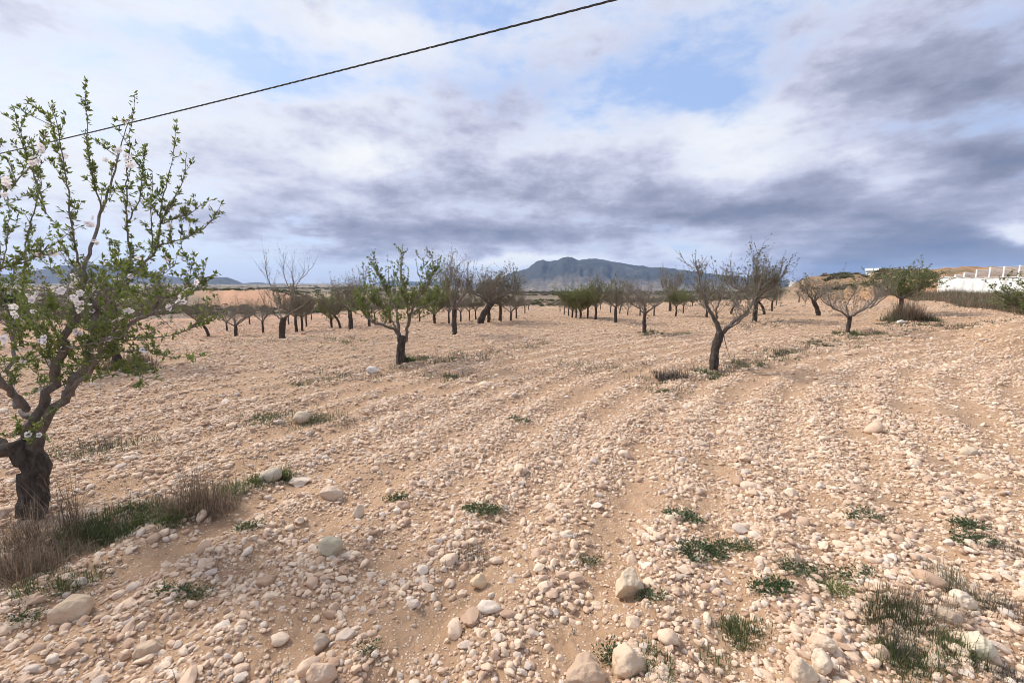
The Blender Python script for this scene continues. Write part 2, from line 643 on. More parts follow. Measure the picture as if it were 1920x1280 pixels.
# mountain rock and scrub
M_MOUNT, n = new_mat("mountain_scrub_and_rock")
geo = n.node('ShaderNodeNewGeometry')
pos = geo.outputs['Position']
f1 = n.noise(pos, .004, 8, .62, .5)
f2 = n.noise(pos, .02, 8, .68)
col = n.ramp(f1, [(.30, (.014, .019, .018)), (.5, (.026, .030, .028)), (.62, (.052, .052, .046)), (.75, (.12, .108, .10))])
col = n.mix(n.m('MULTIPLY', n.smooth(f2, .55, .78), .6), col, (.16, .145, .13))
col = n.mix(n.attr('foot'), col, n.ramp(f2, [(.35, (.07, .068, .048)), (.52, (.17, .135, .10)), (.7, (.34, .27, .20))]))
n.l.new(col, n.bs.inputs['Base Color'])

# ------------------------------------------------------------------ ground sheet
dense = np.linspace(R(-61), R(61), 430)
back = np.linspace(R(61), R(299), 42)[1:-1]
azs = np.concatenate([dense, back])
radii = [0.35]
while radii[-1] < 55:
    radii.append(radii[-1] * 1.0085)
while radii[-1] < 260:
    radii.append(radii[-1] * 1.012)
while radii[-1] < 6900:
    radii.append(radii[-1] * 1.035)
radii = np.array(radii)
nr, na = len(radii), len(azs)
RR, AA = np.meshgrid(radii, azs, indexing='ij')
X = (RR * np.sin(AA)).ravel()
Y = (RR * np.cos(AA)).ravel()
Z = height(X, Y)
V = np.stack([X, Y, Z], 1)
V = np.concatenate([V, [[0, 0, H(0, 0)]]], 0)
i = np.arange(nr - 1)[:, None] * na
j = np.arange(na)[None, :]
j2 = (j + 1) % na
quads = np.stack([i + j, i + na + j, i + na + j2, i + j2], -1).reshape(-1, 4)[:, ::-1]
cc = nr * na
tri = np.stack([np.full(na, cc), np.arange(na), (np.arange(na) + 1) % na], -1)[:, ::-1]
me = mesh_np("stony_field", V, [quads[:, ::-1], tri[:, ::-1]], True)
rv = np.hypot(V[:, 0], V[:, 1])
av = np.arctan2(V[:, 0], V[:, 1])
nz = fbm(V[:, 0] * .06, V[:, 1] * .06, 4)
nz2 = fbm(V[:, 0] * .25, V[:, 1] * .25, 3)
rw = rv * (1 + .12 * nz2)
soil = np.zeros((len(V), 4))
soil[:] = (.39, .25, .150, 1)
fur = furrow(V[:, 0], V[:, 1])


def paint(mask, c):
    m = np.clip(mask, 0, 1)[:, None]
    soil[:, :3] = soil[:, :3] * (1 - m) + np.array(c)[None] * m


left = 1 - sstep(av, -.32, -.24)
paint(sstep(rw, 14, 22) * left * .8, (.42, .235, .145))                                # lower field, redder earth
paint(sstep(rw, 49, 54) * (1 - sstep(rw, 74, 95)) * (1 - sstep(av, -.40, -.30)) * .95, (.115, .090, .068))   # grey-brown terrace
paint(sstep(rw, 70, 90) * (1 - sstep(av, -.70, -.60)), (.135, .105, .075))
edge = np.interp(av, [math.atan2(p_ - 960, F) for p_ in (480, 600, 800, 1000, 1200, 1400, 1480)], [60, 56, 50, 46, 48, 58, 70])
beyond = sstep(rw, edge, edge * 1.12) * sstep(av, -.52, -.42) * (1 - sstep(av, .56, .60)) * (1 - sstep(rv, 170, 260))
paint(beyond * .9, (.175, .130, .092))
paint(beyond * sstep(nz2, .04, .16) * .8, (.36, .215, .125))
moundm = sstep(av, -.66, -.58) * (1 - sstep(av, -.46, -.36)) * sstep(rw, 60, 66) * (1 - sstep(rw, 100, 130))
paint(moundm, (.47, .255, .15))
bankm = sstep(av, .575, .62) * sstep(rw, 40, 56) * (1 - sstep(rw, 120, 200))
paint(bankm, (.47, .255, .13))
a2 = soil.copy()
ca = me.color_attributes.new('soil', 'FLOAT_COLOR', 'POINT')
ca.data.foreach_set('color', a2.ravel().astype(np.float32))
fattr(me, 'stony', (1 - sstep(rv, 6, 16)))
fattr(me, 'midstone', sstep(rv, 5, 16) * (1 - sstep(rv, 55, 90)) * (1 - bankm) * (1 - moundm))
fattr(me, 'scrub', np.clip(sstep(rw, 46, 70) * (.62 - .4 * moundm) + bankm * .16, 0, 1) * (1 - sstep(rv, 1500, 2500) * .4))
fattr(me, 'plain', sstep(rw, 110, 190) * (1 - bankm))
ground = link("stony_field", me, M_GROUND)
tag(ground, "pale stony orchard ground strewn with limestone pebbles, running out to the far plain", None, None, 'structure')


# ------------------------------------------------------------------ mountains
def ridge(name, label, prof, dist, depth, foot_py, seed, foot_apron=True, rough=1.0):
    """a mountain: ridge line given by directions, built as a solid range with gullied flanks"""
    pxs = np.array([p[0] for p in prof], float)
    pys = np.array([p[1] for p in prof], float)
    nU, nD = 260, 90
    u = np.linspace(pxs[0], pxs[-1], nU)
    pk = np.interp(u, pxs, pys)
    az_ = np.arctan2((u - 960) / F, CP + (640 - pk) / F * SP)
    top = np.array([pz(a, b, dist) for a, b in zip(u, pk)])
    foot = np.array([pz(a, foot_py, dist - depth) for a in u]) - 6
    top = top + rough * fbm(u * .12 + seed, u * 0 + seed, 4, .6) * 16 * np.clip((top - foot) / 150, 0, 1)
    s = np.linspace(-1, 1, nD)
    S, U = np.meshgrid(s, np.arange(nU), indexing='ij')
    Tz = top[U]
    Fz = foot[U]
    prof_s = np.clip(1 - np.abs(S), 0, 1) ** 1.15
    rr = dist + S * depth
    g = np.abs(fbm(az_[U] * 60 + seed, S * 2.6 + seed * .3, 5, .58)) * 2
    g2 = fbm(az_[U] * 22 + seed, S * 2.0, 4)
    amp = (Tz - Fz) * np.clip(np.abs(S) * 3.0, 0, 1) * prof_s ** .5
    z = Fz + (Tz - Fz) * prof_s - amp * (.22 * g) + amp * .35 * g2
    x = rr * np.sin(az_[U])
    y = rr * np.cos(az_[U])
    V = np.stack([x.ravel(), y.ravel(), z.ravel()], 1)
    a = (np.arange(nD - 1)[:, None] * nU + np.arange(nU - 1)[None]).ravel()
    Q = np.stack([a, a + 1, a + nU + 1, a + nU], 1)
    me = mesh_np(name, V, Q, True)
    fattr(me, 'foot', np.clip(1.15 - prof_s.ravel() * 2.3 + .5 * fbm(az_[U] * 30, S * 3, 3).ravel(), 0, 1) if foot_apron else np.zeros(len(V)))
    o = link(name, me, M_MOUNT)
    tag(o, label, None, None, 'structure')
    return o


ridge("mountain", "broad blue-grey mountain with a rocky shoulder at its western end",
      [(840, 546), (880, 535), (930, 522), (950, 515), (975, 507), (990, 502), (1005, 490), (1018, 486), (1030, 490), (1045, 487), (1057, 481), (1072, 481), (1085, 487), (1100, 484), (1115, 484), (1140, 488),
       (1180, 495), (1220, 500), (1260, 503), (1300, 508), (1350, 514), (1400, 519), (1450, 523), (1520, 530), (1620, 540)], 3600, 1250, 547, 3.3)
ridge("hill", "low blue-grey hills on the horizon behind the bare trees",
      [(300, 540), (340, 527), (380, 521), (400, 519), (425, 519), (445, 526), (455, 531), (480, 529), (495, 530), (520, 535), (560, 540)], 4200, 700, 541, 9.1, False, .5)
ridge("hill", "higher blue hills on the horizon behind the blossoming tree",
      [(-500, 520), (-200, 500), (-60, 508), (20, 514), (60, 508), (110, 498), (165, 494), (200, 497), (250, 503), (300, 514), (340, 521), (370, 528), (400, 540)], 5200, 900, 540, 5.2, False, .6)
ridge("hill", "faint low hills on the horizon behind the leafy almond tree",
      [(640, 545), (700, 531), (730, 525), (770, 527), (800, 530), (840, 524), (880, 530), (930, 540), (980, 546)], 6200, 800, 545, 12.7, False, .4)


# ------------------------------------------------------------------ rock shapes
def ico(sub):
    import bmesh
    bm = bmesh.new()
    bmesh.ops.create_icosphere(bm, subdivisions=sub, radius=1)
    V = np.array([v.co[:] for v in bm.verts])
    Fc = np.array([[v.index for v in f.verts] for f in bm.faces])
    bm.free()
    return V, Fc


ICO = {s: ico(s) for s in (2, 3, 5)}


def rock_mesh(name, seed, sub, angular, mat, axes=(1, 1, 1)):
    rng = np.random.RandomState(seed)
    V, Fc = ICO[sub]
    V = V.copy()
    for k in range(int(5 + 9 * angular)):
        nrm = rng.normal(size=3)
        nrm /= np.linalg.norm(nrm)
        d = rng.uniform(.50, .88) if angular > .3 else rng.uniform(.78, .97)
        ov = np.maximum(0, V @ nrm - d)
        V = V - ov[:, None] * nrm[None] * rng.uniform(.75, 1.0)
    for s, a in ((1.3, .24), (3.1, .085), (7.0, .03)):
        ph = rng.uniform(0, 50, 6)
        nn = vnoise(V[:, 0] * s + ph[0], V[:, 1] * s + ph[1]) + vnoise(V[:, 1] * s + ph[2], V[:, 2] * s + ph[3]) + vnoise(V[:, 2] * s + ph[4], V[:, 0] * s + ph[5]) - 1.5
        V = V * (1 + a * nn[:, None])
    V = V * np.array(axes)[None]
    me = mesh_np(name, V, Fc, True)
    me.set_sharp_from_angle(angle=R(28 if angular > .45 else 60))
    me.materials.append(mat)
    return me


ROCKS = [rock_mesh("stone", 100 + k, 3, .30 + .9 * (k % 5) / 4.0, M_STONE) for k in range(12)]
PEBS = [rock_mesh("pebble", 200 + k, 2, .3 + .8 * (k % 4) / 3.0, M_STONE) for k in range(8)]


# ------------------------------------------------------------------ scattered stones
def scatter_group(name, meshes, pts, rot, scl, pick, parent=None, label=None):
    """one object of uncountable small pieces, drawn by geometry nodes from points stored in its mesh"""
    col = bpy.data.collections.new(name + "_shapes")
    for k, m in enumerate(meshes):
        o = bpy.data.objects.new("%s_shape_%02d" % (name, k), m)
        col.objects.link(o)
    me = bpy.data.meshes.new(name)
    me.vertices.add(len(pts))
    me.vertices.foreach_set('co', np.asarray(pts, np.float32).ravel())
    for nm, arr in (('rot', rot), ('scl', scl)):
        a = me.attributes.new(nm, 'FLOAT_VECTOR', 'POINT')
        a.data.foreach_set('vector', np.asarray(arr, np.float32).ravel())
    a = me.attributes.new('pick', 'INT', 'POINT')
    a.data.foreach_set('value', np.asarray(pick, np.int32))
    ng = bpy.data.node_groups.new(name + "_scatter", 'GeometryNodeTree')
    ng.interface.new_socket('Geometry', in_out='INPUT', socket_type='NodeSocketGeometry')
    ng.interface.new_socket('Geometry', in_out='OUTPUT', socket_type='NodeSocketGeometry')
    gi = ng.nodes.new('NodeGroupInput')
    go = ng.nodes.new('NodeGroupOutput')
    ip = ng.nodes.new('GeometryNodeInstanceOnPoints')
    ci = ng.nodes.new('GeometryNodeCollectionInfo')
    ci.inputs['Collection'].default_value = col
    ci.inputs['Separate Children'].default_value = True
    ci.inputs['Reset Children'].default_value = True

    def na(nm, typ):
        x = ng.nodes.new('GeometryNodeInputNamedAttribute')
        x.data_type = typ
        x.inputs[0].default_value = nm
        return x.outputs[0]
    e2r = ng.nodes.new('FunctionNodeEulerToRotation')
    L = ng.links.new
    L(na('rot', 'FLOAT_VECTOR'), e2r.inputs[0])
    L(gi.outputs[0], ip.inputs['Points'])
    L(ci.outputs[0], ip.inputs['Instance'])
    ip.inputs['Pick Instance'].default_value = True
    L(na('pick', 'INT'), ip.inputs['Instance Index'])
    L(e2r.outputs[0], ip.inputs['Rotation'])
    L(na('scl', 'FLOAT_VECTOR'), ip.inputs['Scale'])
    L(ip.outputs[0], go.inputs[0])
    o = link(name, me, None, parent)
    md = o.modifiers.new("scatter", 'NODES')
    md.node_group = ng
    tag(o, label, None, None, 'stuff')
    return o


rng = np.random.RandomState(11)


def sample(rmin, rmax, dens, halfaz=R(58), fall=None):
    """random points of the field, per square metre; fall(r) thins them with distance"""
    area = halfaz * (rmax ** 2 - rmin ** 2)
    nn = int(area * dens)
    r = np.sqrt(rng.uniform(rmin ** 2, rmax ** 2, nn))
    a = rng.uniform(-halfaz, halfaz, nn)
    keep = np.ones(nn, bool)
    if fall is not None:
        keep = rng.rand(nn) < fall(r)
    r, a = r[keep], a[keep]
    x, y = r * np.sin(a), r * np.cos(a)
    # stones gather along the furrows and lie in drifts
    w = .34 + .45 * furrow(x, y) ** 1.2 + 1.3 * fbm(x * .9, y * .9, 3) + 1.3 * fbm(x * 3.3, y * 3.3, 3)
    w = w + .25 * sstep(r, 8, 18)
    k = rng.rand(len(x)) < np.clip(w, .03, 1)
    return x[k], y[k]


def rock_attrs(x, y, s, sink=.25):
    nn = len(x)
    ax = s * rng.uniform(.85, 1.45, nn)
    ay = s * rng.uniform(.7, 1.1, nn)
    azz = s * rng.uniform(.5, .85, nn)
    z = height(x, y) + azz * rng.uniform(-.12, .55, nn)
    rot = np.stack([rng.normal(0, .3, nn), rng.normal(0, .3, nn), rng.uniform(0, 6.28, nn)], 1)
    return np.stack([x, y, z], 1), rot, np.stack([ax, ay, azz], 1)


def logu(lo, hi, nn, p=1.0):
    return lo * (hi / lo) ** (rng.rand(nn) ** p)


cls = []
x, y = sample(.9, 7, 2600, fall=lambda r: np.clip(3.2 / r, .12, 1) ** 1.5)
cls.append((x, y, logu(.004, .010, len(x))))
x, y = sample(.9, 16, 1300, fall=lambda r: np.clip(5.0 / r, .1, 1) ** 1.3)
cls.append((x, y, logu(.009, .020, len(x))))
x, y = sample(.9, 42, 300, fall=lambda r: np.clip(8.0 / r, .26, 1))
cls.append((x, y, logu(.014, .032, len(x), 1.3)))
x, y = sample(1.0, 60, 17, fall=lambda r: np.clip(14.0 / r, .3, 1))
cls.append((x, y, logu(.028, .056, len(x), 1.6)))
x, y = sample(2.6, 60, .35)
cls.append((x, y, logu(.055, .085, len(x), 1.8)))
x = np.concatenate([c[0] for c in cls])
y = np.concatenate([c[1] for c in cls])
s = np.concatenate([c[2] for c in cls])

BOULDERS = [  # photo x, y of the foot, width, height, angular, base colour, label, yaw
    (128, 1164, 62, 50, .15, (.56, .42, .29), "largest rounded tan boulder, beyond the dry grass strip near the blossoming tree", .4),
    (277, 1232, 44, 42, .35, (.50, .37, .26), "rough brown boulder between the big rounded tan boulder and the bottom edge", 1.2),
    (1180, 1116, 58, 56, .45, (.60, .48, .34), "long pale boulder tilted up on one end in the middle of bare stones", .9),
    (1178, 1262, 62, 48, .1, (.58, .45, .32), "rounded cracked boulder sitting against a grass tuft", .1),
    (1100, 1284, 68, 46, .25, (.47, .34, .24), "broad brown boulder next to the rounded cracked boulder", .2),
    (617, 1040, 44, 34, .2, (.47, .41, .29), "grey-green topped boulder with a twiggy weed behind it", 0.),
    (898, 1103, 28, 26, .8, (.66, .50, .32), "yellowish angular stone in a hollow of bare soil", .5),
    (697, 698, 20, 14, .3, (.80, .77, .72), "bright white stone lying near the leafy tree's trunk", .5),
    (600, 1284, 48, 44, .1, (.56, .42, .31), "round pinkish boulder at the bottom edge below a grey angular rock", .2),
    (598, 1218, 42, 38, .9, (.42, .35, .27), "grey angular rock standing above the round pinkish boulder", .9),
    (1507, 1278, 50, 44, .2, (.58, .46, .33), "egg-shaped boulder, lower of the three stones beside the twiggy weeds", .7),
    (1548, 1262, 46, 42, .6, (.64, .52, .39), "blocky pale boulder touching the egg-shaped boulder", .3),
    (1549, 1220, 40, 28, .1, (.64, .50, .37), "smooth oval stone just above the blocky pale boulder", -.5),
    (1842, 1232, 52, 50, .8, (.62, .55, .40), "angular cream boulder with grass growing against it", .8),
    (1810, 1138, 40, 32, .3, (.70, .57, .44), "rounded white-pink stone among the dry scrub, above the angular cream boulder", .2),
    (1782, 1166, 46, 26, .3, (.50, .40, .30), "flat brown stone half buried in the scrub beside the rounded white-pink stone", .0),
    (505, 901, 32, 24, .1, (.48, .42, .33), "grey rounded stone nested in the grass strip's end", .3),
    (553, 911, 40, 18, .6, (.62, .51, .41), "flat pale stone lying beside the grey rounded stone", .2),
    (612, 935, 40, 26, .4, (.58, .45, .34), "lumpy beige stone behind a pale wedge stone past the grass strip", .1),
    (670, 970, 24, 26, .6, (.62, .50, .38), "upright pointed beige stone on open ground", .9),
    (563, 790, 30, 22, .3, (.58, .46, .33), "tan stone with a small weed against it, far along the row to the leafy tree", .3),
    (1821, 853, 30, 15, .2, (.60, .49, .36), "lone low beige stone on the smooth tracks", .1),
    (1690, 606, 12, 8, .3, (.80, .77, .71), "white stone in front of the dry bush under the green tree", .1),
    (1585, 1012, 0, 0, 0, None, None, 0),
]
boulder_xy = []
for (bx, by, bw, bh, ang_, colr, lab, yaw) in BOULDERS:
    if lab is None:
        continue
    gx, gy, gz, t = hit(bx, by)
    sxm = bw / F * t * .5
    szm = bh / F * t * .5
    boulder_xy.append((gx, gy, sxm))
    sub = 5 if bw > 36 else 3
    mt = stone_mat("boulder_stone", rnd=False, base=colr)
    me = rock_mesh("boulder", int(bx * 7 + by), sub, ang_, mt, (sxm * 1.08, sxm * .85, szm * 1.15))
    o = link("boulder" if bw > 36 else "stone", me, None)
    o.location = (gx, gy + sxm * .4, gz + szm * .5)
    o.rotation_euler = (random.Random(bx).uniform(-.25, .25), random.Random(by).uniform(-.25, .25), yaw)
    tag(o, lab, "boulder" if bw > 36 else "stone", "big stones lying in the field")

# keep loose stones out of the boulders and the tree feet
ok = np.ones(len(x), bool)
for (bx, by, br) in boulder_xy:
    ok &= np.hypot(x - bx, y - by - br * .4) > br * .95
x, y, s = x[ok], y[ok], s[ok]
pts, rot, scl = rock_attrs(x, y, s)
# the 300 stones that show largest become pieces of the field, one by one
d = pts - np.array([0, 0, EYE])
dep = d[:, 1] * CP - d[:, 2] * SP
upc = d[:, 1] * SP + d[:, 2] * CP
ix = 960 + d[:, 0] / dep * F
iy = 640 - upc / dep * F
inside = (ix > 4) & (ix < 1916) & (iy > 520) & (iy < 1276)
app = np.where(inside, s / dep, 0)
order = np.argsort(-app)
big = order[:300]
small = np.ones(len(x), bool)
small[big] = False
for k in big:
    o = link("stone", ROCKS[int(rng.randint(len(ROCKS)))], None, ground)
    o.location = pts[k]
    o.rotation_euler = rot[k]
    o.scale = scl[k]
tiny = small & (s < .018)
mid = small & (s >= .018)
scatter_group("gravel", PEBS, pts[tiny], rot[tiny], scl[tiny], rng.randint(0, len(PEBS), tiny.sum()), ground,
              "fine pale gravel covering the furrowed earth")
scatter_group("pebbles", ROCKS, pts[mid], rot[mid], scl[mid], rng.randint(0, len(ROCKS), mid.sum()), ground,
              "beige pebbles and small stones strewn over the field")


# ------------------------------------------------------------------ tree building
class Wood:
    def __init__(self):
        self.V, self.F, self.T, self.n = [], [], [], 0

    def tube(self, pts, rad, sides=5, cap=True, rough=0.0, rs=None):
        pts = np.asarray(pts, float)
        rad = np.asarray(rad, float)
        k = len(pts)
        tg = np.gradient(pts, axis=0)
        tg /= np.linalg.norm(tg, axis=1)[:, None] + 1e-9
        ref = np.array([.31, .95, .05]) if abs(tg[0] @ np.array([.31, .95, .05])) < .8 else np.array([1., 0, 0])
        n1 = np.cross(tg, ref)
        n1 /= np.linalg.norm(n1, axis=1)[:, None] + 1e-9
        n2 = np.cross(tg, n1)
        a = np.linspace(0, 2 * math.pi, sides, endpoint=False)
        rr = rad[:, None] * np.ones((1, sides))
        if rough and rs is not None:
            ph = rs.uniform(0, 99, 2)
            A, K = np.meshgrid(a, np.arange(k))
            rr = rr * (1 + rough * (vnoise(np.cos(A) * 1.6 + 9 + ph[0], K * .45 + ph[1]) * 2 - 1 + .6 * (vnoise(np.cos(A) * 4 + np.sin(A) * 3 + 20 + ph[0], K * .9 + ph[1]) * 2 - 1)))
        ring = pts[:, None, :] + rr[:, :, None] * (np.cos(a)[None, :, None] * n1[:, None, :] + np.sin(a)[None, :, None] * n2[:, None, :])
        base = self.n
        self.V.append(ring.reshape(-1, 3))
        th = np.clip((rad - .010) / .045, 0, 1)
        self.T.append(np.repeat(th, sides))
        i = np.arange(k - 1)[:, None] * sides
        j = np.arange(sides)[None]
        j2 = (j + 1) % sides
        q = np.stack([i + j, i + j2, i + sides + j2, i + sides + j], -1).reshape(-1, 4) + base
        self.F.append(q)
        self.n += k * sides
        if cap:
            c = pts[-1] + tg[-1] * rad[-1] * .3
            self.V.append(c[None])
            self.T.append(th[-1:] * .3)
            e = base + (k - 1) * sides
            self.F.append(np.stack([e + np.arange(sides), e + (np.arange(sides) + 1) % sides, np.full(sides, self.n)], -1))
            self.n += 1

    def build(self, name, parent, mat=None):
        q = [f for f in self.F if f.shape[1] == 4]
        t = [f for f in self.F if f.shape[1] == 3]
        fs = ([np.concatenate(q)] if q else []) + ([np.concatenate(t)] if t else [])
        me = mesh_np(name, np.concatenate(self.V), fs, True)
        fattr(me, 'thick', np.concatenate(self.T))
        return link(name, me, mat or M_BARK, parent)


class Leaves:
    def __init__(self):
        self.P, self.D, self.S = [], [], []

    def add(self, p, d, s):
        self.P.append(p)
        self.D.append(d)
        self.S.append(s)

    def mesh(self, name, rs, width=.34, fold=.25, curl=.2):
        P = np.array(self.P)
        D = np.array(self.D)
        S = np.array(self.S)[:, None]
        D = D / (np.linalg.norm(D, axis=1)[:, None] + 1e-9)
        rnd = rs.normal(size=D.shape)
        side = np.cross(D, rnd)
        side /= np.linalg.norm(side, axis=1)[:, None] + 1e-9
        up = np.cross(side, D)
        b = P
        m = P + D * S * .5
        l_ = m + side * S * width * .5 + up * S * fold * .3
        r_ = m - side * S * width * .5 + up * S * fold * .3
        m2 = m - up * S * .02
        t_ = P + D * S + up * S * (rs.uniform(-curl, curl, (len(P), 1)))
        V = np.stack([b, l_, m2, r_, t_], 1).reshape(-1, 3)
        i = np.arange(len(P))[:, None] * 5
        Fc = np.concatenate([i + np.array([[0, 1, 2]]), i + np.array([[0, 2, 3]]), i + np.array([[1, 4, 2]]), i + np.array([[2, 4, 3]])], 0)
        order = np.argsort(np.tile(np.arange(len(P)), 4), kind='stable')
        return mesh_np(name, V, Fc[order], False)


def unit(v):
    return v / (np.linalg.norm(v) + 1e-9)


def resample(pts, step):
    pts = np.asarray(pts, float)
    seg = np.linalg.norm(np.diff(pts, axis=0), axis=1)
    s = np.concatenate([[0], np.cumsum(seg)])
    k = max(3, int(s[-1] / step) + 1)
    t = np.linspace(0, s[-1], k)
    # smooth by Catmull-like averaging
    out = np.stack([np.interp(t, s, pts[:, c]) for c in range(3)], 1)
    for _ in range(2):
        out[1:-1] = .25 * out[:-2] + .5 * out[1:-1] + .25 * out[2:]
    return out, t / s[-1]


def shoot(rs, p0, d0, L, up=.35, wig=.12, nseg=7):
    pts = [np.array(p0, float)]
    d = unit(np.array(d0, float))
    st = L / nseg
    for k in range(nseg):
        d = unit(d + np.array([0, 0, up / nseg]) + rs.normal(0, wig, 3))
        pts.append(pts[-1] + d * st)
    return np.array(pts)


class TreeBuilder:
    """collects limbs (trunk part), thin growth (twigs part), leaves and blossoms"""

    def __init__(self, seed):
        self.rs = np.random.RandomState(seed)
        self.trunk = Wood()
        self.twig = Wood()
        self.leaf = Leaves()
        self.bloom = []
        self.rk = 1.0

    def limb(self, pts, r0, r1, step=.06, sides=8, rough=.12, thick=True, wob=.012):
        p, t = resample(pts, step)
        r0, r1 = r0 * self.rk, r1 * self.rk
        w = self.rs.normal(0, wob, p.shape)
        w[0] = 0
        w[-1] = 0
        p = p + w
        r = r0 + (r1 - r0) * t
        (self.trunk if thick else self.twig).tube(p, r, sides, True, rough, self.rs)
        return p, r

    def leafy(self, pts, dens, size, bloom=0.0, start=.1, per=3, dens_tip=1.0):
        """tufts of leaves along a twig; dens = tufts per metre"""
        rs = self.rs
        seg = np.linalg.norm(np.diff(pts, axis=0), axis=1).sum()
        nt = rs.poisson(dens * seg)
        tt = list(start + (1 - start) * rs.rand(nt) ** (1 / dens_tip)) + ([1.0] if dens > 0 else [])
        for t in tt:
            f = t * (len(pts) - 1)
            k = min(int(f), len(pts) - 2)
            p = pts[k] + (pts[k + 1] - pts[k]) * (f - k)
            ax = unit(pts[k + 1] - pts[k])
            if bloom and rs.rand() < bloom:
                self.bloom.append((p, unit(rs.normal(size=3) + np.array([0, -.8, .4]))))
                continue
            o = unit(np.cross(ax, rs.normal(size=3)))
            for _ in range(rs.randint(max(1, per - 1), per + 2)):
                dd = unit(ax * rs.uniform(.1, .9) + o * rs.uniform(.2, 1.0) + rs.normal(0, .45, 3) + np.array([0, 0, .25]))
                self.leaf.add(p + rs.normal(0, size * .12, 3), dd, size * rs.uniform(.55, 1.25))

    def whips(self, p, r, cnt, L, spread=.55, up=.9, t0=.25, t1=1.0, side=2, dens=20, size=.03, bloom=0., rad=.006, per=3, bare=0.):
        """upright shoots from a limb, each with short side twigs and leaf tufts"""
        rs = self.rs
        for _ in range(cnt):
            t = rs.uniform(t0, t1)
            k = min(int(t * (len(p) - 1)), len(p) - 2)
            ax = unit(p[k + 1] - p[k])
            d = unit(ax * .45 + np.array([0, 0, up * rs.uniform(.4, 1.1)]) + rs.normal(0, spread, 3))
            ll = L * (.25 + 1.1 * rs.rand() ** 1.4)
            sp = shoot(rs, p[k], d, ll, .6, .06)
            r0 = min(rad * rs.uniform(.7, 1.3) * (ll / L) ** .5, r[k] * .8)
            self.twig.tube(sp, np.linspace(r0, rad * .28, len(sp)), 4)
            isb = rs.rand() < bare
            if not isb:
                self.leafy(sp, dens, size, bloom, .2, per)
            for __ in range(rs.poisson(side)):
                q = rs.randint(1, len(sp) - 1)
                dd = unit((sp[q + 1] - sp[q]) / (np.linalg.norm(sp[q + 1] - sp[q]) + 1e-9) * .6 + rs.normal(0, .7, 3) + np.array([0, 0, .35]))
                s2 = shoot(rs, sp[q], dd, ll * rs.uniform(.18, .5), .4, .12, 5)
                self.twig.tube(s2, np.linspace(r0 * .55, rad * .2, len(s2)), 3)
                if not isb:
                    self.leafy(s2, dens * 1.1, size, bloom, .1, per)

    def finish(self, name, loc, mat, blossoms=True, width=.36):
        """an Empty at the foot with the parts trunk, twigs, leaves and each blossom under it"""
        root = empty(name, loc)
        self.trunk.build("trunk", root)
        if self.twig.n:
            tw = self.twig.build("twigs", root)
            tw['kind'] = 'stuff'
        if self.leaf.P:
            lv = link("leaves", self.leaf.mesh("leaves", self.rs, width), mat, root)
            lv['kind'] = 'stuff'
        return root


def blossom_mesh(name, detail=True):
    V, Fc, Hh = [], [], []
    rs = np.random.RandomState(5)
    for k in range(5):
        a = k * 2 * math.pi / 5
        ca, sa = math.cos(a), math.sin(a)

        def pt(rad, off, z):
            return (rad * ca - off * sa, rad * sa + off * ca, z)
        b = len(V)
        V += [pt(.06, 0, 0), pt(.42, -.28, .10), pt(.42, .28, .10), pt(.82, -.50, .2), pt(.82, .50, .22), pt(1.06, -.22, .30), pt(1.06, .22, .28), pt(.68, 0, .1)]
        Hh += [1, .18, .18, 0, 0, 0, 0, .0]
        Fc += [(b, b + 1, b + 7), (b, b + 7, b + 2), (b + 1, b + 3, b + 7), (b + 7, b + 4, b + 2), (b + 3, b + 5, b + 7), (b + 7, b + 6, b + 4), (b + 5, b + 6, b + 7)]
    for k in range(9):
        a = k * 2.4
        b = len(V)
        r_ = .16 + .12 * (k % 3)
        V += [(r_ * math.cos(a), r_ * math.sin(a), .28), (.05 * math.cos(a + .6), .05 * math.sin(a + .6), 0), (.05 * math.cos(a - .6), .05 * math.sin(a - .6), 0)]
        Hh += [.5, 1, 1]
        Fc += [(b, b + 1, b + 2)]
    me = mesh_np(name, np.array(V), np.array(Fc), True)
    fattr(me, 'heart', Hh)
    me.materials.append(M_PETAL)
    return me


BLOSSOM = blossom_mesh("blossom")


def add_blossoms(root, lst, size, most=300):
    for (p, d) in lst[:most]:
        o = link("blossom", BLOSSOM, None, root)
        o.location = p
        o.rotation_euler = Vector(d).to_track_quat('Z', 'Y').to_euler()
        k = size * random.uniform(.8, 1.15)
        o.scale = (k, k, k)


# ---- the blossoming tree close by
gx, gy, gz, T0 = hit(62, 968)
B1 = np.array([gx, gy, gz - .03])
t1 = TreeBuilder(21)
t1.rk = .66


def w1(px, py, dd=0.0):
    return ray(px, py) * (T0 + dd) + np.array([0, 0, EYE]) - B1


def path1(lst):
    return [w1(*q_) for q_ in lst]


rs1 = t1.rs
t1.limb(path1([(62, 975), (64, 940), (67, 905), (64, 875), (54, 848), (40, 826)]), .128, .095, .035, 16, .20, wob=.006)
t1.limb(path1([(70, 880), (72, 860), (60, 838), (72, 812)]), .085, .055, .035, 12, .2, wob=.004)
t1.limb(path1([(56, 856), (28, 846), (-8, 838), (-60, 815), (-120, 760)]), .088, .050, .05, 12, .12)
pL, rL = t1.limb(path1([(40, 830), (62, 798), (84, 748), (104, 692), (124, 650), (138, 600), (150, 545), (155, 507)]), .050, .027, .05, 10, .12)
pL2, rL2 = t1.limb(path1([(155, 507), (172, 463, .05), (187, 411, .1), (199, 377, .12), (217, 315, .16), (230, 263, .2), (243, 225, .2)]), .019, .003, .06, 6, .08, False, .004)
pR, rR = t1.limb(path1([(66, 815), (86, 790), (118, 748), (142, 714), (162, 680), (170, 640), (178, 590), (182, 545)]), .046, .024, .05, 10, .14)
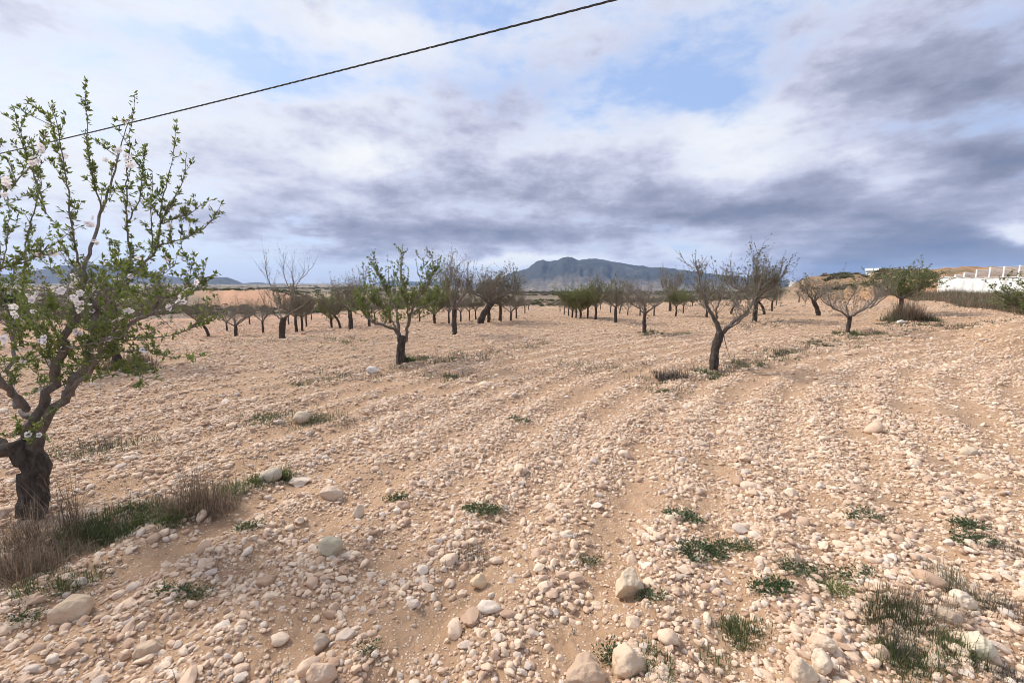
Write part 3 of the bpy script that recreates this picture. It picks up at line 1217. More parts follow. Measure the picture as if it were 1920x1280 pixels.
pR2, rR2 = t1.limb(path1([(120, 755), (150, 722, -.05), (176, 690, -.12), (192, 645, -.2), (197, 590, -.3), (202, 540, -.35)]), .026, .013, .05, 8, .12)
pM, rM = t1.limb(path1([(172, 655), (196, 600, .1), (225, 545, .22), (258, 505, .3), (289, 478, .36)]), .021, .012, .05, 7, .1)
pQ, rQ = t1.limb(path1([(50, 768), (22, 737, -.1), (-2, 710, -.2), (-60, 655, -.3), (-110, 560, -.35)]), .034, .018, .05, 8, .12)
pK, rK = t1.limb(path1([(60, 790), (40, 770, .2), (20, 700, .4), (30, 610, .6), (45, 520, .7)]), .030, .014, .05, 8, .12)
pC, rC = t1.limb(path1([(112, 655), (150, 651, -.2), (200, 640, -.34), (240, 612, -.40), (290, 585, -.42), (345, 565, -.42)]), .0115, .004, .05, 6, .08, False)
SHOOTS = [
    [(86, 400, .1), (77, 366, .15), (55, 308, .2), (48, 273, .2), (33, 235, .2), (27, 206, .2)],
    [(150, 520), (148, 480, -.1), (134, 428, -.15), (129, 366, -.2), (119, 298, -.22), (110, 256, -.25), (98, 196, -.25)],
    [(187, 411, .1), (193, 380, .05), (179, 356), (170, 325), (163, 273), (165, 229), (163, 186)],
    [(225, 540, .22), (248, 480, .3), (236, 435, .3), (237, 380, .32), (239, 325, .34), (246, 256, .34), (249, 204, .34)],
    [(236, 430, .3), (237, 421, .3), (261, 383, .35), (266, 332, .38), (272, 274, .4)],
    [(289, 478, .36), (299, 456, .38), (301, 401, .4), (306, 366, .42), (322, 308, .45), (327, 261, .45)],
    [(303, 418, .4), (320, 380, .4), (339, 352, .42), (347, 328, .42), (349, 290, .42)],
    [(304, 420, .4), (306, 416, .4), (337, 407, .36), (364, 397, .33), (380, 380, .3), (395, 375, .3)],
    [(296, 460, .37), (300, 457, .37), (330, 452, .3), (361, 442, .26), (399, 414, .22), (416, 381, .2)],
    [(287, 480, .36), (287, 470, .36), (282, 401, .3), (289, 346, .3), (285, 322, .3)],
    [(258, 505, .3), (280, 520, .1), (310, 515, 0), (326, 497, 0), (332, 479, 0)],
    [(225, 545, .2), (270, 550, .05), (320, 560, -.1), (350, 540, -.15), (360, 500, -.15), (365, 478, -.15)],
    [(320, 560, -.1), (360, 555, -.1), (380, 530, -.1), (384, 500, -.1), (388, 488, -.1)],
    [(192, 645, -.2), (232, 630, -.3), (290, 634, -.35), (350, 622, -.35), (378, 598, -.35), (385, 560, -.35)],
    [(178, 670), (215, 660, -.3), (280, 655, -.4), (330, 672, -.45), (385, 668, -.45)],
    [(170, 690, 0), (215, 692, -.2), (262, 705, -.35), (300, 712, -.4)],
    [(130, 640, 0), (100, 655, .1), (60, 672, .2), (40, 690, .25)],
    [(88, 740, 0), (70, 715, .15), (72, 690, .2), (60, 670, .2)],
    [(-60, 515, -.1), (0, 505, -.15), (70, 482, -.2), (125, 440, -.25), (150, 425, -.25)],
    [(-60, 430, 0), (0, 370, 0), (40, 335, 0), (65, 292, 0), (90, 250, 0)],
    [(-60, 360, .1), (-20, 310, .1), (5, 270, .1)],
    [(18, 812, -.12), (40, 815, -.14), (62, 816, -.15), (84, 819, -.15)],
    [(45, 520, .7), (50, 440, .6), (70, 380, .5), (80, 330, .5), (62, 280, .5)],
    [(30, 610, .6), (-10, 540, .5), (10, 470, .5), (20, 410, .5), (12, 350, .5)],
]
for sh_ in SHOOTS:
    p_, t_ = resample(path1(sh_), .05)
    p_ = p_ + rs1.normal(0, .0035, p_.shape)
    Ls = np.linalg.norm(np.diff(p_, axis=0), axis=1).sum()
    r_ = np.linspace(.0034 + .0034 * Ls, .0016, len(p_))
    t1.twig.tube(p_, r_, 5)
    t1.leafy(p_, 32, .033, .02, .12, 4)
    for k in range(int(5 + 9 * Ls)):
        q_ = rs1.randint(1, max(2, len(p_) - 2))
        ax = unit(p_[q_ + 1] - p_[q_])
        dd = unit(ax * .7 + rs1.normal(0, .6, 3) + np.array([0, 0, .3]))
        s2 = shoot(rs1, p_[q_], dd, rs1.uniform(.03, .17) * (1.0 if Ls < .8 else 1.4), .4, .1, 5)
        t1.twig.tube(s2, np.linspace(.0026, .0013, len(s2)), 4)
        t1.leafy(s2, 42, .033, .02, .1, 4)
for (p_, r_, cnt, L_) in ((pL, rL, 16, .55), (pL2, rL2, 7, .22), (pR, rR, 17, .40), (pR2, rR2, 15, .40), (pM, rM, 13, .32), (pQ, rQ, 20, .62), (pK, rK, 18, .55), (pC, rC, 11, .28)):
    t1.whips(p_, r_, cnt, L_, .55, .75, .30, 1.0, 2.8, 34, .032, .02, .0034, 4, .08)
tree1 = t1.finish("almond_tree", B1, M_LEAF)
# clusters of open flowers that can be picked out
clus = [(148, 560, 9, 16), (140, 525, 4, 12), (152, 578, 5, 14), (350, 553, 5, 9), (340, 565, 3, 8), (318, 575, 2, 6), (60, 553, 4, 12), (118, 542, 4, 14), (25, 575, 2, 5), (158, 608, 1, 2), (148, 622, 3, 8),
        (244, 300, 5, 10), (228, 284, 2, 6), (198, 300, 1, 3), (85, 237, 2, 8), (78, 280, 3, 10), (170, 418, 4, 10), (178, 455, 3, 10), (112, 470, 3, 14), (245, 518, 1, 2), (8, 635, 3, 8),
        (240, 585, 3, 6), (80, 640, 4, 10), (60, 300, 4, 16), (15, 350, 4, 14), (35, 590, 3, 9)]
for (cx_, cy_, nn, sp_) in clus:
    dd0 = rs1.uniform(-.35, .1)
    for _ in range(nn):
        p_ = w1(cx_ + rs1.normal(0, sp_ * .5), cy_ + rs1.normal(0, sp_ * .5), dd0 + rs1.normal(0, .03))
        t1.bloom.insert(0, (p_, unit(rs1.normal(0, .5, 3) + np.array([.35, -.9, .25]))))
for (cx_, cy_) in ((54, 814), (74, 815)):
    t1.bloom.insert(0, (w1(cx_, cy_, -.155), unit(np.array([.3, -.9, .35]))))
add_blossoms(tree1, t1.bloom, .0195, 190)
tag(tree1, "large blossoming almond tree with white flowers and fresh leaves, close by in the dry grass", "tree", "almond trees of the orchard")

# ---- the leafy tree in the middle
gx, gy, gz, T2 = hit(752, 682)
B2 = np.array([gx, gy, gz - .03])
t2 = TreeBuilder(35)


def path_at(lst, T, B):
    out = []
    for q_ in lst:
        px, py = q_[0], q_[1]
        dd = q_[2] if len(q_) > 2 else 0.0
        out.append(ray(px, py) * (T + dd) + np.array([0, 0, EYE]) - B)
    return out


def p2(l):
    return path_at(l, T2, B2)


t2.limb(p2([(752, 686), (751, 665), (752, 645), (756, 630)]), .096, .080, .05, 12, .16, wob=.004)
tl = [
    ([(748, 640), (746, 620), (722, 612), (697, 603), (682, 592, .1), (677, 570, .15), (684, 540, .2)], .042, .012),
    ([(750, 632), (746, 605), (742, 578, .2), (730, 555, .35), (715, 525, .5), (706, 502, .5)], .040, .010),
    ([(761, 640), (764, 612), (769, 588, -.2), (780, 565, -.3), (798, 538, -.4), (818, 505, -.4)], .046, .010),
    ([(766, 600), (763, 570, -.4), (756, 535, -.6), (752, 505, -.7)], .024, .009),
    ([(770, 590), (792, 575, .4), (815, 565, .7), (836, 550, .9)], .026, .009),
    ([(748, 622), (735, 600, -.4), (705, 575, -.8), (692, 550, -.9)], .026, .009),
]
for (l_, r0, r1) in tl:
    p_, r_ = t2.limb(p2(l_), r0 * .82, r1 * .8, .07, 8, .12)
    t2.whips(p_, r_, 34, .44, .62, .75, .3, 1.0, 3.2, 32, .038, 0.01, .005, 4, .05)
tops2 = [[(706, 505, .5), (700, 496, .5), (697, 492, .5)], [(730, 545, .3), (728, 510, .3), (727, 480, .3)], [(752, 510, -.6), (754, 490, -.6), (757, 472, -.6)], [(795, 540, -.4), (783, 510, -.4), (780, 487, -.4)], [(790, 505), (803, 490), (810, 480)]]
for l_ in tops2:
    p_, _t = resample(p2(l_), .06)
    t2.twig.tube(p_, np.linspace(.008, .003, len(p_)), 4)
    t2.leafy(p_, 45, .036, 0, 0, 4)
tree2 = t2.finish("almond_tree", B2, M_LEAF)
tag(tree2, "leafy green almond tree with a short thick trunk, standing clear beside a white stone", "tree", "almond trees of the orchard")

# ---- the forked tree to its right
gx, gy, gz, T3 = hit(1339, 692)
B3 = np.array([gx, gy, gz - .03])
t3 = TreeBuilder(52)


def p3(l):
    return path_at(l, T3, B3)


t3.limb(p3([(1338, 696), (1338, 678), (1341, 658), (1345, 640), (1351, 622)]), .088, .072, .05, 12, .16, wob=.004)
tl = [
    ([(1350, 626), (1346, 606), (1341, 596), (1330, 585), (1323, 568), (1317, 548), (1312, 525), (1309, 500)], .055, .012, 15),
    ([(1352, 624), (1366, 611), (1386, 597), (1402, 583), (1411, 570), (1420, 552), (1424, 535)], .052, .014, 12),
    ([(1343, 598), (1342, 580, -.3), (1350, 560, -.5), (1356, 542, -.6)], .026, .008, 12),
    ([(1398, 586), (1384, 576, .3), (1374, 570, .5), (1366, 556, .6)], .020, .007, 10),
    ([(1332, 588), (1322, 575, .5), (1310, 566, .8), (1302, 548, 1.)], .022, .007, 9),
    ([(1365, 612), (1383, 606, -.4), (1398, 594, -.7), (1408, 578, -.9)], .022, .008, 8),
]
for (l_, r0, r1, cnt) in tl:
    p_, r_ = t3.limb(p3(l_), r0 * .88, r1 * .8, .07, 8, .12)
    t3.whips(p_, r_, int(cnt * 2.8), .48, .65, .7, .3, 1.0, 3.2, 16, .028, 0.0, .0048, 3, .4)
for l_ in ([(1311, 520), (1306, 500), (1302, 486), (1305, 478)], [(1309, 505), (1318, 493), (1326, 480)], [(1310, 508), (1300, 495), (1293, 486)], [(1357, 628), (1361, 648), (1365, 660), (1369, 671)]):
    p_, _t = resample(p3(l_), .05)
    t3.twig.tube(p_, np.linspace(.010, .004, len(p_)), 5)
tree3 = t3.finish("almond_tree", B3, M_LEAF_DULL)
tag(tree3, "almost bare almond tree forking into a wide Y, with one dead twig hanging down", "tree", "almond trees of the orchard")

# ---- the tall bare tree on the lower side
gx, gy, gz, T9 = hit(529, 634)
B9 = np.array([gx, gy, gz - .03])
t9 = TreeBuilder(61)


def p9(l):
    return path_at(l, T9, B9)


t9.limb(p9([(529, 637), (529, 620), (529, 604), (533, 596)]), .105, .085, .06, 10, .16, wob=.004)
tl = [
    ([(533, 600), (541, 587), (547, 565), (552, 546), (550, 528), (546, 508)], .062, .012, 14),
    ([(551, 545), (562, 525, .5), (576, 512, .8), (590, 492, 1.)], .022, .006, 6),
    ([(548, 560), (540, 535, -.4), (531, 512, -.6), (534, 490, -.7)], .024, .007, 8),
    ([(530, 602), (522, 580, .5), (514, 555, .8), (506, 530, 1.), (497, 503, 1.1), (497, 472, 1.1)], .045, .006, 12),
    ([(535, 594), (552, 583, -.6), (570, 572, -1.), (584, 558, -1.2)], .040, .010, 12),
    ([(529, 600), (516, 590, -.6), (500, 580, -1.), (494, 560, -1.1)], .035, .010, 12),
]
for (l_, r0, r1, cnt) in tl:
    p_, r_ = t9.limb(p9(l_), r0 * .75, r1 * .75, .09, 7, .1)
    t9.whips(p_, r_, int(cnt * 1.8), .75, .5, .9, .3, 1.0, 3, 6, .03, 0.0, .005, 2, .7)
tree9 = t9.finish("almond_tree", B9, M_LEAF_DULL)
tag(tree9, "tall bare almond tree with long whips against the sky, edging the lower field", "tree", "almond trees of the orchard")


# ---- general orchard trees
def orchard_proto(seed, style):
    """style: dict of trunk, lean, limbs, whip count, leaf density and mat; built at about 2.3 m tall"""
    t = TreeBuilder(seed)
    rs = t.rs
    th = style.get('trunk', .75)
    ln = style.get('lean', (0, 0))
    top = np.array([ln[0], ln[1], th])
    mid_ = np.array([ln[0] * .35 + rs.normal(0, .02), ln[1] * .35, th * .55])
    pT, rT = t.limb([np.array([0, 0, -.08]), np.array([0, 0, .12]), mid_, top], style.get('r', .066), style.get('r', .066) * .82, .06, 10, .18, wob=.006)
    nl = style.get('limbs', 4)
    cl = style.get('leader', .9)
    lp = [top - np.array([0, 0, .05]), top + np.array([rs.normal(0, .08), rs.normal(0, .08), cl * .4]), top + np.array([rs.normal(0, .14), rs.normal(0, .14), cl])]
    p_, r_ = t.limb(lp, style.get('r', .066) * .4, .006, .08, 6, .1)
    t.whips(p_, r_, int(style.get('whips', 14) * 1.1), style.get('wl', .72) * .85, style.get('ws', .55) * 1.1, style.get('wu', .9), .12, 1.0, style.get('side', 3.4), style.get('dens', 10), style.get('ls', .040), 0, .0046, style.get('per', 3), style.get('bare', .3))
    a0 = style.get('a0', rs.uniform(0, 6.28))
    for k in range(nl):
        a = a0 + k * 2 * math.pi / nl + rs.normal(0, .25)
        out = style.get('spread', .75) * rs.uniform(.8, 1.15)
        hh = style.get('rise', .72) * rs.uniform(.75, 1.15)
        o = np.array([math.cos(a), math.sin(a), 0])
        l_ = [top - np.array([0, 0, .06]), top + o * out * .3 + np.array([0, 0, hh * .22]), top + o * out * .7 + np.array([0, 0, hh * .55]), top + o * out + np.array([0, 0, hh])]
        p_, r_ = t.limb(l_, style.get('r', .066) * .46, .007, .08, 7, .12)
        t.whips(p_, r_, int(style.get('whips', 14) * 1.45), style.get('wl', .72), style.get('ws', .55), style.get('wu', .9), .12, 1.0, style.get('side', 3.4), style.get('dens', 10), style.get('ls', .040), 0, .0048, style.get('per', 3), style.get('bare', .3))
        # a fork from the limb
        f = p_[len(p_) // 2]
        a2 = a + rs.choice([-1, 1]) * rs.uniform(.5, .9)
        o2 = np.array([math.cos(a2), math.sin(a2), 0])
        p2_, r2_ = t.limb([f, f + o2 * out * .3 + np.array([0, 0, hh * .2]), f + o2 * out * .5 + np.array([0, 0, hh * .55])], .020, .007, .08, 6, .1)
        t.whips(p2_, r2_, int(style.get('whips', 14) * .9), style.get('wl', .72) * .9, style.get('ws', .55), style.get('wu', .9), .12, 1.0, style.get('side', 3.4), style.get('dens', 10), style.get('ls', .040), 0, .0048, style.get('per', 3), style.get('bare', .3))
    root = t.finish("almond_tree", (0, 0, 0), style.get('mat', M_LEAF_DULL), width=.42)
    zt = max(v.co.z for ch in root.children for v in ch.data.vertices)
    return root, zt


STY = {
    'bare': dict(dens=6, bare=.6, whips=17, per=2),
    'bare_wide': dict(spread=.95, rise=.75, wl=.85, dens=6, bare=.5, whips=17, per=2, trunk=.6),
    'budding': dict(dens=16, bare=.25, whips=17),
    'upright': dict(spread=.80, rise=.60, leader=1.35, whips=20, wl=.85, ws=.50, wu=1.1, dens=12, bare=.1, limbs=5, ls=.04, trunk=.9, r=.075),
    'leafy': dict(dens=20, bare=0, whips=17, per=4, ls=.045, mat=M_LEAF_PALE),
    'leafy_low': dict(dens=21, bare=0, whips=16, per=4, ls=.048, mat=M_LEAF_PALE, trunk=.5, spread=.85, rise=.7),
    'leaning': dict(lean=(-.32, .1), dens=12, bare=.3, whips=17, trunk=.8, r=.07),
    'leaning_thick': dict(lean=(.30, .05), dens=10, bare=.4, whips=19, trunk=.75, r=.10),
    'tall_bare': dict(spread=.6, rise=1.0, wl=.85, ws=.4, wu=1.2, dens=8, bare=.5, whips=18, trunk=.85, r=.078),
    'two_stem': dict(lean=(-.1, 0), limbs=3, spread=.9, dens=12, bare=.3, whips=20, trunk=.6),
}
PROTO = {}
first_used = {}


def copy_tree(root):
    c = root.copy()
    C.objects.link(c)
    for ch in root.children:
        k = ch.copy()
        k.parent = c
        C.objects.link(k)
    return c


def orchard(px, py, py_top, style, label, yaw=None, wide=1.0, seed=0):
    key = (style, seed)
    if key not in PROTO:
        PROTO[key] = orchard_proto(1000 + len(PROTO) * 13, STY[style])
    root, zt = PROTO[key]
    if key not in first_used:
        first_used[key] = True
        o = root
    else:
        o = copy_tree(root)
    gx, gy, gz, t = hit(px, py)
    dtop = ray(px, py_top)
    hgt = EYE + dtop[2] * (gy / dtop[1]) - gz
    k = hgt / zt * 1.14
    wide = wide * 1.12
    o.location = (gx, gy, gz - .02)
    o.rotation_euler = (0, 0, random.Random(int(px * 3 + py)).uniform(0, 6.28) if yaw is None else yaw)
    o.scale = (k * wide, k * wide, k)
    tag(o, label, "tree", "almond trees of the orchard")
    return o


ORCH = [
    # lower field on the near left
    (222, 692, 500, 'budding', "stout almond tree with dry grass at its foot, right behind the blossoming tree", 1.0, 1.1, 0),
    (42, 652, 560, 'bare', "small bare forked almond tree seen under the lowest blossoming branches", .3, 1.0, 0),
    (391, 630, 555, 'leaning', "small leaning almond tree, first to emerge beyond the blossoming tree's branches", .4, 1.0, 0),
    (443, 630, 548, 'bare_wide', "wide low bare almond tree with a thick trunk, left of the tall bare one", 2.0, 1.1, 0),
    (494, 624, 556, 'bare', "slender bare almond tree between the wide low one and the tall bare one", 1.0, .9, 0),
    (426, 620, 566, 'bare', "small distant almond tree showing just behind the wide low bare one", .0, .9, 0),
    (468, 608, 560, 'bare', "little far almond tree half way between wide low tree and slender bare one", 4.0, .9, 0),
    (556, 622, 540, 'budding', "dark-trunked almond tree just right of the tall bare one", 1.4, .9, 0),
    (567, 620, 545, 'budding', "thin pale almond tree close behind the dark-trunked one beside the tall bare tree", 2.9, .8, 0),
    (575, 612, 552, 'bare', "distant thin almond tree, last of the trio right of the tall bare tree", .9, .8, 0),
    (541, 608, 556, 'bare', "far almond tree glimpsed behind the tall bare tree's trunk", 3.9, .8, 0),
    (584, 600, 560, 'bare', "tiny far almond tree at the lower field's upper edge, past the trio", 3.1, .8, 0),
    (622, 614, 545, 'leafy_low', "small greenish almond tree with a thin slanting stem, left of a matching one", .7, .8, 0),
    (638, 615, 545, 'leaning', "small greenish almond tree with a slanting stem, next to the stumpy-trunked tree", .2, .9, 0),
    (658, 617, 508, 'tall_bare', "bare many-stemmed almond tree on a stumpy black trunk, left of the leafy tree", .5, 1.15, 0),
    (693, 612, 535, 'bare', "grey bare almond tree behind the leafy tree's long low limb", .1, 1.0, 0),
    (732, 606, 540, 'budding', "almond tree with dark straight trunk visible through the leafy tree's crown", 1.1, .9, 0),
    (703, 604, 552, 'bare', "far bare almond tree seen through the left side of the leafy tree", 2.1, .8, 0),
    # behind and right of the leafy tree
    (853, 628, 478, 'tall_bare', "tall budding almond tree on a straight post-like trunk, right behind the leafy tree", 2.4, 1.0, 1),
    (815, 606, 530, 'leafy_low', "green almond tree just right of the leafy tree, partly hidden by its crown", .3, .9, 0),
    (787, 604, 545, 'bare', "faint far almond tree between the leafy tree and the green one", 1.3, .8, 0),
    (842, 607, 540, 'bare', "thin far almond tree against the post-like trunk", .9, .8, 0),
    (864, 603, 545, 'bare', "small far almond tree just past the post-like trunk", 2.2, .8, 0),
    (880, 600, 548, 'bare', "small far almond tree before the thick leaning trunk", 2.9, .8, 0),
    (892, 599, 548, 'budding', "small far almond tree touching the thick leaning one", .4, .8, 0),
    (901, 607, 498, 'leaning_thick', "dense bare almond tree on a thick leaning black trunk", 0.0, 1.15, 0),
    (917, 604, 508, 'bare', "bushy almond tree with a dark trunk, directly right of the thick leaning trunk", 1.0, 1.0, 0),
    (938, 602, 515, 'budding', "brownish almond tree, second past the thick leaning trunk", 3.0, 1.0, 0),
    (958, 601, 535, 'bare_wide', "low greyish almond tree, third past the thick leaning trunk", 1.5, .9, 0),
    (968, 597, 543, 'bare', "small grey almond tree ending the row before the gap", 2.5, .9, 0),
    (984, 588, 552, 'bare', "far grey almond tree in the gap under the mountain's western foot", 3.5, .9, 0),
    (991, 581, 556, 'bare', "farthest small almond tree in the gap under the mountain's western foot", .5, .9, 0),
    # centre right row
    (1050, 584, 560, 'bare', "tiny almond tree at the start of the row under the mountain", 1.5, .9, 0),
    (1058, 590, 556, 'bare', "small almond tree, second in the row under the mountain", .2, .9, 0),
    (1066, 592, 552, 'budding', "small almond tree, third in the row under the mountain", 1.2, .9, 0),
    (1073, 595, 536, 'leafy_low', "bright green almond tree at the front end of the green clump under the mountain", 2.1, .9, 1),
    (1080, 596, 540, 'leafy', "green almond tree, second in the green clump under the mountain", .1, .8, 0),
    (1088, 597, 538, 'leafy_low', "spreading green almond tree in the middle of the green clump", 3.1, 1.0, 1),
    (1102, 597, 534, 'leafy', "green almond tree with a slanting stem in the green clump", 1.9, .9, 0),
    (1117, 599, 524, 'leafy', "tallest green almond tree, ending the green clump on a straight trunk", .9, 1.05, 0),
    (1126, 580, 552, 'bare', "tiny far almond tree behind the end of the green clump", 1.9, .8, 0),
    (1154, 604, 520, 'budding', "brown budding almond tree on a dark straight trunk between green clump and bare tree", 1.0, 1.0, 0),
    (1145, 586, 550, 'bare', "small far almond tree left of the brown budding one", .0, .9, 0),
    (1162, 588, 548, 'leaning', "far leaning almond tree right behind the brown budding one", 2.0, .8, 0),
    (1177, 591, 548, 'bare_wide', "small far vase-shaped almond tree between brown budding and bare trees", 1.0, .7, 0),
    (1208, 624, 512, 'bare', "bare almond tree opening in a V above a slim dark trunk, before the mountain", .35, 1.0, 1),
    (1226, 592, 545, 'bare', "small almond tree immediately right of the V-shaped bare one", 1.9, .8, 0),
    (1200, 592, 548, 'bare', "small almond tree showing just left of the V-shaped bare trunk", .9, .8, 0),
    (1256, 583, 500, 'tall_bare', "far almond tree with tall feathery tips below the mountain's long slope", 1.6, .9, 0),
    (1267, 593, 535, 'leafy', "greenish almond tree on a trunk leaning right, below the mountain's long slope", 2.9, .9, 1),
    (1281, 587, 545, 'budding', "almond tree close behind the greenish right-leaning one", .6, .8, 0),
    (1298, 574, 548, 'leafy_low', "dark bushy almond tree touching the ground behind the wide Y tree", 2.2, .9, 0),
    (1325, 595, 520, 'budding', "almond tree with a short dark trunk seen past the Y tree's left fork", 4.1, .8, 0),
    (1370, 589, 530, 'leaning', "almond tree with a hooked trunk seen inside the Y tree's fork", 3.0, .9, 0),
    (1388, 568, 545, 'bare', "tiny far almond tree at the field's end inside the Y tree's fork", 3.0, .8, 0),
    (1415, 603, 456, 'upright', "tall dense broom-like almond tree behind the Y tree, reaching highest", 1.0, 1.0, 0),
    (1433, 589, 520, 'leaning', "almond tree with a slanting trunk just right of the broom-like one", .1, 1.0, 0),
    (1447, 583, 530, 'budding', "almond tree second to the right of the broom-like one", 1.0, 1.0, 0),
    (1455, 573, 545, 'bare', "far almond tree behind the broom-like tree's right side", 2.7, .9, 0),
    (1498, 567, 535, 'bare', "small far almond tree in front of the orange bank, by the bent tree", .4, .9, 0),
    (1509, 575, 548, 'bare', "low almond tree stump with thin shoots beside the bent tree", 1.4, .6, 0),
    (1534, 591, 516, 'leaning_thick', "bent almond tree propped on a second crooked stem before the orange bank", math.pi, 1.0, 0),
    (1590, 624, 503, 'bare_wide', "spreading bare almond tree with a pale fork, ringed by low weeds", 1.1, 1.05, 1),
    (1687, 592, 493, 'leafy', "green almond tree with a dry bush around its foot, below the bank", .9, 1.25, 1),
    (1968, 655, 500, 'leafy', "leafy almond tree whose branches reach into view over the white wall", 2.4, 1.25, 2),
]
for (px, py, pt_, st, lab, yw, wd, sd_) in ORCH:
    orchard(px, py, pt_, st, lab, yw, wd, sd_)


# ------------------------------------------------------------------ grasses and weeds
class Blades:
    def __init__(self, seed):
        self.rs = np.random.RandomState(seed)
        self.V, self.F, self.n = [], [], 0

    def tuft(self, cx, cy, cz, nn, L, spread, rad, w, bend=.6, local=True):
        """nn blades around a point; each a tapered three-step strip that bends outwards"""
        rs = self.rs
        a = rs.uniform(0, 6.28, nn)
        rr = rad * np.sqrt(rs.rand(nn))
        bx, by = cx + rr * np.cos(a), cy + rr * np.sin(a)
        a2 = a + rs.normal(0, 1.3, nn)
        kink = rs.uniform(-.35, 1.25, nn)
        lean = np.abs(rs.normal(0, spread, nn)) + .05
        ll = L * rs.uniform(.4, 1.15, nn)
        ox, oy = np.cos(a2), np.sin(a2)
        sx, sy = -oy, ox
        rows = []
        for k, f in enumerate((0, .4, .75, 1.0)):
            la = lean * (.6 + bend * f * 1.6 * kink) + .10 * f * kink
            la = np.minimum(la, 1.5)
            hx = ll * f * np.sin(la)
            hz = ll * f * np.cos(la)
            ww = w * (1, .85, .55, .08)[k] * rs.uniform(.7, 1.3, nn)
            p = np.stack([bx + ox * hx, by + oy * hx, cz + hz], 1)
            sd_ = np.stack([sx * ww, sy * ww, np.zeros(nn)], 1)
            rows += [p - sd_, p + sd_]
        V = np.stack(rows, 1).reshape(-1, 3)
        i = np.arange(nn)[:, None] * 8 + self.n
        Fc = np.concatenate([i + np.array([[0, 1, 3, 2]]), i + np.array([[2, 3, 5, 4]]), i + np.array([[4, 5, 7, 6]])], 0)
        o = np.argsort(np.tile(np.arange(nn), 3), kind='stable')
        self.V.append(V)
        self.F.append(Fc[o])
        self.n += nn * 8

    def mesh(self, name, mat):
        me = mesh_np(name, np.concatenate(self.V), np.concatenate(self.F), False)
        me.materials.append(mat)
        return me


def patch(px, py, wpx, name, label, mat, L, n_per, seed, dpx=None, cat="grass", group=None, spread=.35, w=.0035, bend=.6, lump=.05):
    """a clump of blades as wide as wpx pixels of the photograph where it grows"""
    gx, gy, gz, t = hit(px, py)
    wm = wpx / F * t
    dm = wm * .6 if dpx is None else dpx
    b = Blades(seed)
    rs = b.rs
    nt = max(4, int(n_per * .85))
    for k in range(nt):
        a = rs.uniform(0, 6.28)
        q_ = math.sqrt(rs.rand())
        lx, ly = math.cos(a) * q_ * wm / 2, math.sin(a) * q_ * dm / 2
        b.tuft(lx, ly, H(gx + lx, gy + ly) - gz - .01, rs.randint(10, 60), L * (1.15 - .5 * q_) * rs.uniform(.3, 1.3), spread * 1.25, lump * 1.15, w * .85, bend)
    o = link(name, b.mesh(name, mat), None)
    o.location = (gx, gy, gz)
    tag(o, label, cat, group)
    return o


def leafweed(px, py, wpx, label, seed, mat=None, size=.030, n=60, low=.045, group="green weeds in the stony field", cat="weed"):
    """a low weed with leaves rising from several crowns"""
    gx, gy, gz, t = hit(px, py)
    wm = wpx / F * t
    L = Leaves()
    rs = np.random.RandomState(seed)
    n = int(n * 5)
    size *= .62
    low *= .85
    ncr = max(2, int(n / 14))
    for c_ in range(ncr):
        a = rs.uniform(0, 6.28)
        q_ = math.sqrt(rs.rand())
        cx_ = wm * .48 * (2 * (c_ + .5) / ncr - 1)
        cy_ = rs.uniform(-1, 1) * wm * .26 * math.sqrt(max(.05, 1 - (cx_ / (wm * .5)) ** 2)) + wm * .08 * math.sin(cx_ / wm * 9 + seed)
        cz_ = H(gx + cx_, gy + cy_) - gz
        for k in range(14):
            a = rs.uniform(0, 6.28)
            dd = np.array([math.cos(a), math.sin(a), rs.uniform(.15, 1.1)])
            q2 = rs.rand()
            p = np.array([cx_, cy_, cz_]) + dd * low * q2 * np.array([1.2, 1.2, .8])
            L.add(p, dd + rs.normal(0, .3, 3), size * rs.uniform(.5, 1.3))
    me = L.mesh("weed", rs, .5)
    o = link("weed", me, mat or M_WEED)
    o.location = (gx, gy, gz + .003)
    tag(o, label, cat, group)
    return o


G_STRIP = "grass strip under the blossoming tree"
patch(60, 1040, 190, "dry_grass", "pale dry grass standing round the foot of the blossoming tree", M_DRY, .25, 60, 1, .50, "dry grass", G_STRIP, .62, .0014, .6)
patch(30, 1085, 130, "dry_grass", "thick matted dry grass ending the strip, nearer to the viewer than the trunk", M_DRY, .22, 56, 2, .35, "dry grass", G_STRIP, .75, .0014, .7)
patch(110, 1000, 110, "dry_grass", "wispy dry grass leaning over the green grass beside the trunk", M_DRY, .46, 12, 3, .3, "dry grass", G_STRIP, .4, .0014, .6)
patch(175, 1012, 120, "green_grass", "dark green grass between the trunk and the dry bush", M_GREEN, .15, 50, 4, .34, "grass", G_STRIP, .5, .0024, .9)
patch(262, 975, 110, "green_grass", "bright green grass mound just left of the dry bush", M_GREEN, .14, 50, 5, .32, "grass", G_STRIP, .5, .0024, .9)
patch(372, 955, 125, "dry_bush", "dense brown dry bush in the middle of the grass strip", M_DRY, .36, 64, 6, .30, "dry bush", G_STRIP, .70, .0014, .4)
patch(335, 968, 70, "green_grass", "dark grass fringe along the near side of the dry bush", M_GREEN, .13, 30, 8, .2, "grass", G_STRIP, .6, .0022, .9)
patch(430, 925, 60, "green_grass", "green grass tuft between the dry bush and the grey rounded stone", M_GREEN, .14, 26, 9, .2, "grass", G_STRIP, .5, .0022, .9)
patch(480, 905, 50, "green_grass", "green grass hugging the left of the grey rounded stone", M_GREEN, .11, 22, 10, .16, "grass", G_STRIP, .5, .0022, .9)
patch(535, 895, 44, "green_grass", "green grass tuft on the right of the grey rounded stone", M_GREEN, .13, 20, 11, .14, "grass", G_STRIP, .5, .0022, .9)
patch(140, 1085, 120, "green_grass", "low green grass at the strip's near edge among stones", M_GREEN, .07, 26, 12, .22, "grass", G_STRIP, .7, .002, .9)
